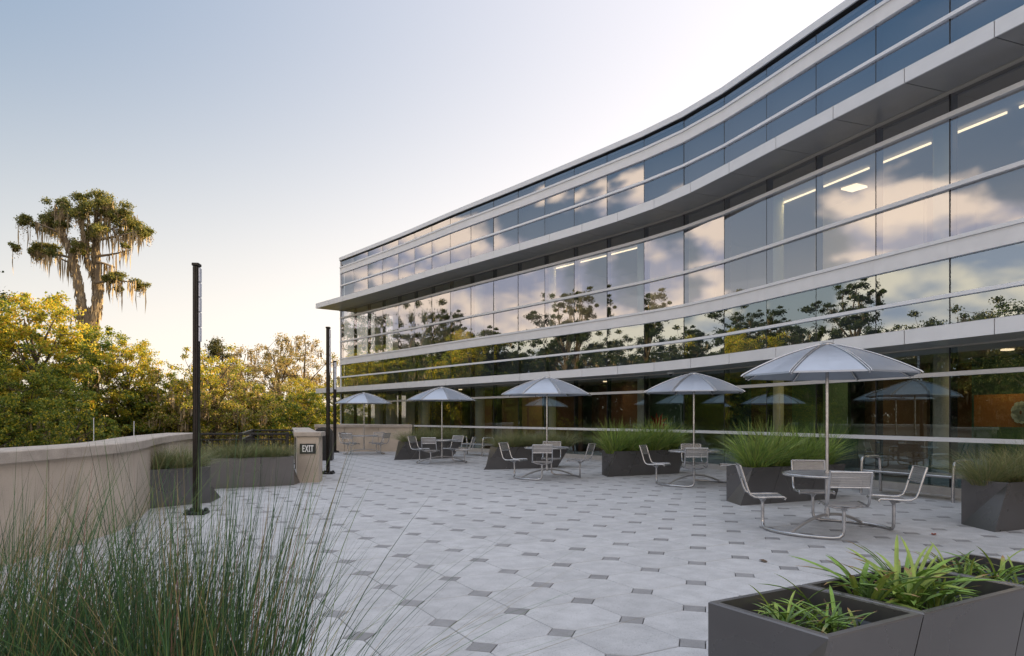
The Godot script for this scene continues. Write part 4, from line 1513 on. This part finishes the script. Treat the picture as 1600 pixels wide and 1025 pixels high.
func make_table_set(label: String) -> Node3D:
	var t := thing("table_set", label, "table", Vector3.ZERO, 0, "round metal tables with four fixed seats")
	var R := 0.8
	var b := MB.new()
	b.lathe(Vector3.ZERO, [Vector2(0.0, 0.728), Vector2(0.525, 0.728), Vector2(0.525, 0.734), Vector2(0.0, 0.734)].map(func(p): return p) , 48)
	var top := obj(b, "tabletop", M.mesh_steel, t)
	b = MB.new()
	var ring := []
	for i in 49:
		ring.push_back(arc_pt(TAU * i / 48.0, 0.535, 0.725))
	b.tube(ring, 0.018, 10)
	obj(b, "rim", M.steel, top)
	b = MB.new()
	for i in 4:
		b.tube([Vector3(0, 0.70, 0), arc_pt(TAU * i / 4.0, 0.52, 0.715)], 0.012, 6)
	obj(b, "top_bracket", M.steel, top)
	b = MB.new()
	b.tube([Vector3(0, 0.16, 0), Vector3(0, 0.74, 0)], 0.027, 14)
	b.tube([Vector3(0, 0.20, 0), Vector3(0, 0.27, 0)], 0.036, 14)
	obj(b, "pedestal", M.steel, t)
	for pair in 2:
		var a0 := PI * pair
		var pts := [arc_pt(a0, R, 0.40), arc_pt(a0, R, 0.25), arc_pt(a0, R, 0.11), arc_pt(a0 + 0.015, R, 0.065), arc_pt(a0 + 0.06, R, 0.035)]
		for i in range(1, 16):
			pts.push_back(arc_pt(a0 + 0.06 + (PI / 2 - 0.12) * i / 16.0, R, 0.024))
		pts += [arc_pt(a0 + PI / 2 - 0.06, R, 0.035), arc_pt(a0 + PI / 2 - 0.015, R, 0.065), arc_pt(a0 + PI / 2, R, 0.11), arc_pt(a0 + PI / 2, R, 0.25), arc_pt(a0 + PI / 2, R, 0.40)]
		b = MB.new()
		b.tube(pts, 0.021, 10)
		obj(b, "seat_rail", M.steel, t)
	b = MB.new()
	var ap := []
	for i in 25:
		var s := -1.0 + i / 12.0
		ap.push_back(arc_pt(PI / 4, R * s, 0.03 + 0.17 * (1.0 - s * s)))
	b.tube(ap, 0.028, 10, 0.7)
	obj(b, "arched_base", M.mesh_steel, t)
	# seat: profile in the plane that points outwards (x) and up (y)
	var prof := [Vector2(-0.235, 0.405), Vector2(-0.25, 0.425), Vector2(-0.225, 0.44), Vector2(-0.10, 0.437), Vector2(0.06, 0.428), Vector2(0.13, 0.432), Vector2(0.185, 0.465), Vector2(0.215, 0.53), Vector2(0.245, 0.63), Vector2(0.285, 0.76), Vector2(0.31, 0.835)]
	var fr := MB.new()
	for z in [-0.225, 0.225]:
		var line := []
		for p in prof:
			line.push_back(Vector3(p.x, p.y, z))
		fr.tube(line, 0.015, 8)
	for p in [prof[1], prof[10], Vector2(0.252, 0.655)]:
		fr.tube([Vector3(p.x, p.y, -0.225), Vector3(p.x, p.y, 0.225)], 0.013, 8)
	fr.tube([Vector3(0.02, 0.425, -0.22), Vector3(0.02, 0.395, -0.12), Vector3(0.02, 0.385, 0), Vector3(0.02, 0.395, 0.12), Vector3(0.02, 0.425, 0.22)], 0.013, 8)
	fr.lathe(Vector3.ZERO, [Vector2(0.02, 0.34), Vector2(0.028, 0.36), Vector2(0.055, 0.398), Vector2(0.0, 0.40)], 12)
	var frame_mesh := fr.mesh()
	# sling of close upright wires with gaps
	var slings := []
	for part in [[[1, 2, 3, 4, 5], 0.0], [[], 1.0]]:
		var sb := MB.new()
		var line: Array = []
		if part[1] == 0.0:
			for i in part[0]:
				line.push_back(prof[i])
		else:
			line = [Vector2(0.256, 0.665), Vector2(0.285, 0.76), Vector2(0.308, 0.83)]
		var n_ := 30
		for s in n_:
			var z0 := -0.213 + 0.426 * s / n_
			var z1 := z0 + 0.426 / n_ * 0.74
			for i in line.size() - 1:
				var p: Vector2 = line[i]
				var q: Vector2 = line[i + 1]
				sb.quad(Vector3(p.x, p.y, z0), Vector3(p.x, p.y, z1), Vector3(q.x, q.y, z1), Vector3(q.x, q.y, z0))
		for i in line.size() - 1:
			for c in 3:
				var m: Vector2 = line[i].lerp(line[i + 1], (c + 0.5) / 3.0)
				sb.box(Vector3(m.x, m.y - 0.002, 0), Vector3(0.006, 0.006, 0.43))
		slings.push_back(sb.mesh())
	for i in 4:
		var a := i * PI / 2
		var f := put(frame_mesh, "seat", M.steel, t)
		f.position = arc_pt(a, R, 0)
		f.rotation.y = a
		put(slings[0], "seat_panel", M.mesh_steel, f)
		put(slings[1], "back_panel", M.mesh_steel, f)
	return t

func make_umbrella(label: String) -> Node3D:
	var t := thing("umbrella", label, "umbrella", Vector3.ZERO, 0, "silver metal umbrellas over the tables")
	var R := 1.09
	var prof := func(f: float) -> float: return 2.425 - 0.405 * (0.52 * f + 0.48 * f * f)
	var b := MB.new()
	b.tube([Vector3(0, 0.74, 0), Vector3(0, 2.36, 0)], 0.021, 14)
	b.tube([Vector3(0, 0.74, 0), Vector3(0, 0.77, 0)], 0.04, 14)
	obj(b, "pole", M.steel, t)
	b = MB.new()
	b.lathe(Vector3.ZERO, [Vector2(0.0, 2.445), Vector2(0.05, 2.442), Vector2(0.095, 2.425), Vector2(0.1, 2.405)], 16)
	b.lathe(Vector3.ZERO, [Vector2(0.1, 2.30), Vector2(0.055, 2.24), Vector2(0.03, 2.16)], 16)
	obj(b, "hub", M.steel, t)
	# one panel and one rib, shared by all eight
	var pb := MB.new()
	var half := PI / 8
	var steps := 8
	for lay in 2:
		for i in steps:
			for j in 2:
				var P := []
				for e in [[i, j], [i + 1, j], [i + 1, j + 1], [i, j + 1]]:
					var f: float = lerpf(0.07, 1.0, float(e[0]) / steps)
					var w: float = (e[1] - 1.0)
					var edge := R * f * tan(half) * w * 0.995
					P.push_back(Vector3(R * f * cos(half), prof.call(f) - lay * 0.008 - 0.012 * (1.0 - absf(w)) * f, edge * cos(half)))
				if lay == 0:
					pb.quad(P[0], P[3], P[2], P[1])
				else:
					pb.quad(P[0], P[1], P[2], P[3])
	# turned down lip
	var y1: float = prof.call(1.0)
	var xe := R * cos(half)
	var ze := R * sin(half) * 0.995
	pb.oquad(Vector3(xe, y1, -ze), Vector3(xe, y1, ze), Vector3(xe + 0.004, y1 - 0.022, ze), Vector3(xe + 0.004, y1 - 0.022, -ze), Vector3(0, 2, 0))
	var panel := pb.mesh()
	var rb := MB.new()
	for s in [-1.0, 1.0]:
		var line := []
		for i in 10:
			var f := lerpf(0.06, 1.0, i / 9.0)
			line.push_back(Vector3(R * f, prof.call(f) + 0.006, 0.016 * s))
		line.push_back(Vector3(R + 0.03, prof.call(1.0) - 0.02, 0.012 * s))
		rb.tube(line, 0.0085, 7)
	var under := []
	for i in 10:
		var f := lerpf(0.08, 1.0, i / 9.0)
		under.push_back(Vector3(R * f, prof.call(f) - 0.03, 0))
	rb.tube(under, 0.013, 6)
	var rib := rb.mesh()
	var sb := MB.new()
	sb.tube([Vector3(0.03, 2.20, 0), Vector3(0.14, 2.285, 0), Vector3(0.30, prof.call(0.3) - 0.03, 0)], 0.009, 6)
	var strut := sb.mesh()
	for i in 8:
		var a := TAU * i / 8.0
		var o := put(panel, "canopy_panel", M.canopy_metal, t)
		o.rotation.y = a + half
		o = put(rib, "rib", M.steel, t)
		o.rotation.y = a
		var s := put(strut, "strut", M.steel, o)
		s.position = Vector3.ZERO
	return t

func build_tables() -> void:
	var spots := [[4.105, 9.13, -11.0, 0.0], [3.97, 15.3, -14.0, 8.0], [0.845, 16.95, -11.0, 12.0], [-2.25, 22.5, -20.0, 16.0], [-5.86, 27.75, -26.0, 20.0]]
	var tl := ["nearest round metal table with four fixed seats, beside the bench and near planter", "second nearest table set with four seats, before the green grass planter", "table set with four seats under the middle umbrella", "table set with four seats before the wispy planter by the low wall's end", "farthest table set with four seats before the low beige wall"]
	var ul := ["largest and nearest silver umbrella, its ribs seen close", "second nearest silver umbrella, before the bright planter", "middle silver umbrella over the table before the dull planter", "fourth silver umbrella, over the table by the low wall's end", "smallest and farthest silver umbrella by the lamp posts"]
	var t0 := make_table_set(tl[0])
	var u0 := make_umbrella(ul[0])
	for i in 5:
		var s: Array = spots[i]
		var p := at(s[0], s[1])
		if i == 0:
			t0.position = p
			t0.rotation.y = deg_to_rad(s[2])
			u0.position = p
			u0.rotation.y = deg_to_rad(s[3])
		else:
			var c := dup(t0, p, deg_to_rad(s[2]), tl[i])
			for n_ in c.get_children():
				if str(n_.name).begins_with("seat") and not str(n_.name).begins_with("seat_rail"):
					n_.rotation.y += rf(-0.3, 0.3)
			dup(u0, p, deg_to_rad(s[3]), ul[i])


# ---------------------------------------------------------------- benches
func build_benches() -> void:
	var make := func(label: String, p: Vector2, u: Vector2) -> Node3D:
		# local x along the bench, local -z towards the building
		var t := thing("bench", label, "bench", at(p.x, p.y), atan2(u.y, u.x), "silver benches along the glass")
		var L := 1.78
		var W := 0.52
		var b := MB.new()
		b.box(Vector3(L * 0.5, 0.435, -W * 0.5), Vector3(L - 0.05, 0.03, W - 0.05), 0.008)
		var seat := obj(b, "seat", M.steel, t)
		b = MB.new()
		b.tube([Vector3(0.03, 0.432, 0), Vector3(L - 0.03, 0.432, 0)], 0.024, 10)
		b.tube([Vector3(0.03, 0.432, -W), Vector3(L - 0.03, 0.432, -W)], 0.024, 10)
		obj(b, "edge_tube", M.steel, seat)
		for e in [0.0, L]:
			b = MB.new()
			var line := [Vector3(e, 0, 0.03), Vector3(e, 0.30, 0.02), Vector3(e, 0.60, 0.0), Vector3(e, 0.66, -0.012), Vector3(e, 0.69, -0.05), Vector3(e, 0.70, -0.12), Vector3(e, 0.70, -W + 0.12), Vector3(e, 0.69, -W + 0.05), Vector3(e, 0.66, -W + 0.012), Vector3(e, 0.60, -W), Vector3(e, 0.30, -W - 0.02), Vector3(e, 0, -W - 0.03)]
			b.tube(line, 0.029, 10)
			b.tube([Vector3(e, 0.42, 0.0), Vector3(e, 0.42, -W)], 0.022, 8)
			obj(b, "arm_frame", M.steel, t)
		return t
	make.call("silver metal bench with loop arms behind the nearest table, against the glass", Vector2(6.80, 13.62), Vector2(0.44, -0.9))
	make.call("silver bench with loop arms beyond the middle planter, against the glass", Vector2(-2.2, 27.45), Vector2(0.63, -0.78))


# ---------------------------------------------------------------- lamp posts
func build_lamps() -> void:
	var L := ["nearest tall black light column, behind the foreground grass", "second tall black light column, right of the exit pillar", "farthest black light column, before the building's corner"]
	var spots := [[-4.78, 10.62, 0.10, 0.0], [-4.75, 18.1, 0.05, 0.0], [-7.33, 29.0, 0.3, 1.35]]
	var root: Node3D
	for i in 3:
		var s: Array = spots[i]
		if i:
			dup(root, at(s[0], s[1]), s[2] - s[3], L[i])
			continue
		root = thing("light_column", L[0], "lamp post", at(s[0], s[1]), s[2], "black light columns")
		var b := MB.new()
		b.box(Vector3(0, 1.9, 0), Vector3(0.085, 3.72, 0.125), 0.018)
		obj(b, "column", M.post_bronze, root)
		b = MB.new()
		b.box(Vector3(-0.004, 1.9, 0.066), Vector3(0.02, 3.70, 0.012), 0.004)
		obj(b, "groove_strip", M.post_bronze, root)
		b = MB.new()
		b.box(Vector3(0, 3.775, 0), Vector3(0.105, 0.045, 0.14), 0.008)
		obj(b, "cap", M.post_bronze, root)
		for k in 5:
			b = MB.new()
			b.box(Vector3(0.052, 3.62 - 0.225 * k, 0), Vector3(0.022, 0.212, 0.085), 0.004)
			obj(b, "lens_module", M.lens, root)
		b = MB.new()
		b.box(Vector3(0, 0.02, 0), Vector3(0.30, 0.035, 0.30), 0.006)
		var bp := obj(b, "base_plate", M.black_metal, root)
		for k in 4:
			b = MB.new()
			var p := Vector3(0.105 * (1 if k % 2 else -1), 0, 0.105 * (1 if k < 2 else -1))
			b.lathe(p, [Vector2(0.038, 0.036), Vector2(0.036, 0.06), Vector2(0.022, 0.082), Vector2(0.0, 0.088)].map(func(q): return q), 12)
			obj(b, "bolt_cover", M.black_metal, bp)


# ---------------------------------------------------------------- small things
func build_small() -> void:
	# litter bin with an arched top
	var t := thing("litter_bin", "dark litter bin with a rounded top behind the exit pillar", "bin", at(-6.42, 23.9), 0.15)
	var b := MB.new()
	var prof := []
	for i in 15:
		var a := PI * i / 14.0
		prof.push_back(Vector2(-cos(a) * 0.31, 0.86 + sin(a) * 0.27))
	var ctr := Vector3(0, 0.6, 0)
	var pts := [Vector2(-0.31, 0.02)] + prof + [Vector2(0.31, 0.02)]
	for i in pts.size():
		var p: Vector2 = pts[i]
		var q: Vector2 = pts[(i + 1) % pts.size()]
		b.oquad(Vector3(p.x, p.y, 0.28), Vector3(q.x, q.y, 0.28), Vector3(q.x, q.y, -0.28), Vector3(p.x, p.y, -0.28), ctr)
		for z in [0.28, -0.28]:
			b.otri(Vector3(p.x, p.y, z), Vector3(q.x, q.y, z), Vector3(0, 0.5, z), ctr)
	obj(b, "shell", M.bin_shell, t)
	b = MB.new()
	b.box(Vector3(0, 0.95, 0.283), Vector3(0.34, 0.15, 0.012), 0.004)
	obj(b, "flap", M.black_metal, t)
	b = MB.new()
	b.box(Vector3(0, 0.03, 0), Vector3(0.58, 0.06, 0.52), 0.004)
	obj(b, "plinth", M.black_metal, t)
	# dome cameras under the lower canopy
	var k := 0
	for i in [7, 15]:
		var c := off(i, 0.5)
		var o := thing("dome_camera", ["small white dome camera under the canopy, between the middle umbrellas", "small white dome camera under the canopy above the second nearest umbrella"][k], "camera", at(c.x, c.y, 2.80), 0.0, "dome cameras under the canopy")
		k += 1
		b = MB.new()
		b.lathe(Vector3.ZERO, [Vector2(0.0, -0.06), Vector2(0.09, -0.055), Vector2(0.105, -0.02), Vector2(0.105, 0.0)].map(func(q): return q), 16)
		obj(b, "housing", M.sign_white, o)
		b = MB.new()
		b.lathe(Vector3(0, -0.057, 0), [Vector2(0.0, -0.055), Vector2(0.045, -0.035), Vector2(0.06, 0.0)].map(func(q): return q), 16)
		obj(b, "dome", M.black_metal, o)
	# furniture seen through the glass
	for s in [[19, 0.0, "long teal sofa behind the glass right of the nearest umbrella pole"], [17, 0.0, "teal sofa behind the glass beyond the bench's far arm"], [20, 0.3, "teal sofa behind the glass at the right border"]]:
		var p := off(s[0], -0.9)
		var u: Vector2 = (off(s[0] + 1, 0) - off(s[0], 0)).normalized()
		t = thing("sofa", s[2], "sofa", at(p.x, p.y, 0.02), atan2(u.y, u.x), "teal sofas inside the lobby")
		b = MB.new()
		b.box(Vector3(0.7, 0.24, -0.3), Vector3(1.4, 0.36, 0.62), 0.04)
		obj(b, "seat", M.teal_fabric, t)
		b = MB.new()
		b.box(Vector3(0.7, 0.56, -0.66), Vector3(1.4, 0.76, 0.16), 0.04)
		obj(b, "backrest", M.teal_fabric, t)
		for x in [0.12, 1.28]:
			b = MB.new()
			b.tube([Vector3(x, 0.0, -0.2), Vector3(x, 0.08, -0.2)], 0.02, 8)
			b.tube([Vector3(x, 0.0, -0.6), Vector3(x, 0.08, -0.6)], 0.02, 8)
			obj(b, "feet", M.dark_frame, t)
	# two fallen leaves on the paving
	for q in [[2.55, 7.12, "curled brown fallen leaf on the paving before the near planter", Color(0.10, 0.06, 0.03)], [5.26, 8.74, "small reddish fallen leaf on the paving right of the nearest table", Color(0.28, 0.07, 0.04)]]:
		b = MB.new()
		b.colored = true
		b.col = q[3]
		var ring := []
		for i in 10:
			var a := TAU * i / 10.0
			ring.push_back(Vector3(cos(a) * 0.055, 0.006 + 0.014 * absf(sin(a)) * absf(cos(a * 1.5)), sin(a) * 0.028 * (1.0 + 0.4 * cos(a))))
		for i in 10:
			b.tri(Vector3(0, 0.003, 0), ring[(i + 1) % 10], ring[i])
		b.n.clear()
		var o := obj(b, "fallen_leaf", M.grass_blades)
		o.position = at(q[0], q[1], 0.003)
		o.rotation.y = q[0] * 2.0
		tag(o, q[2], "leaf")
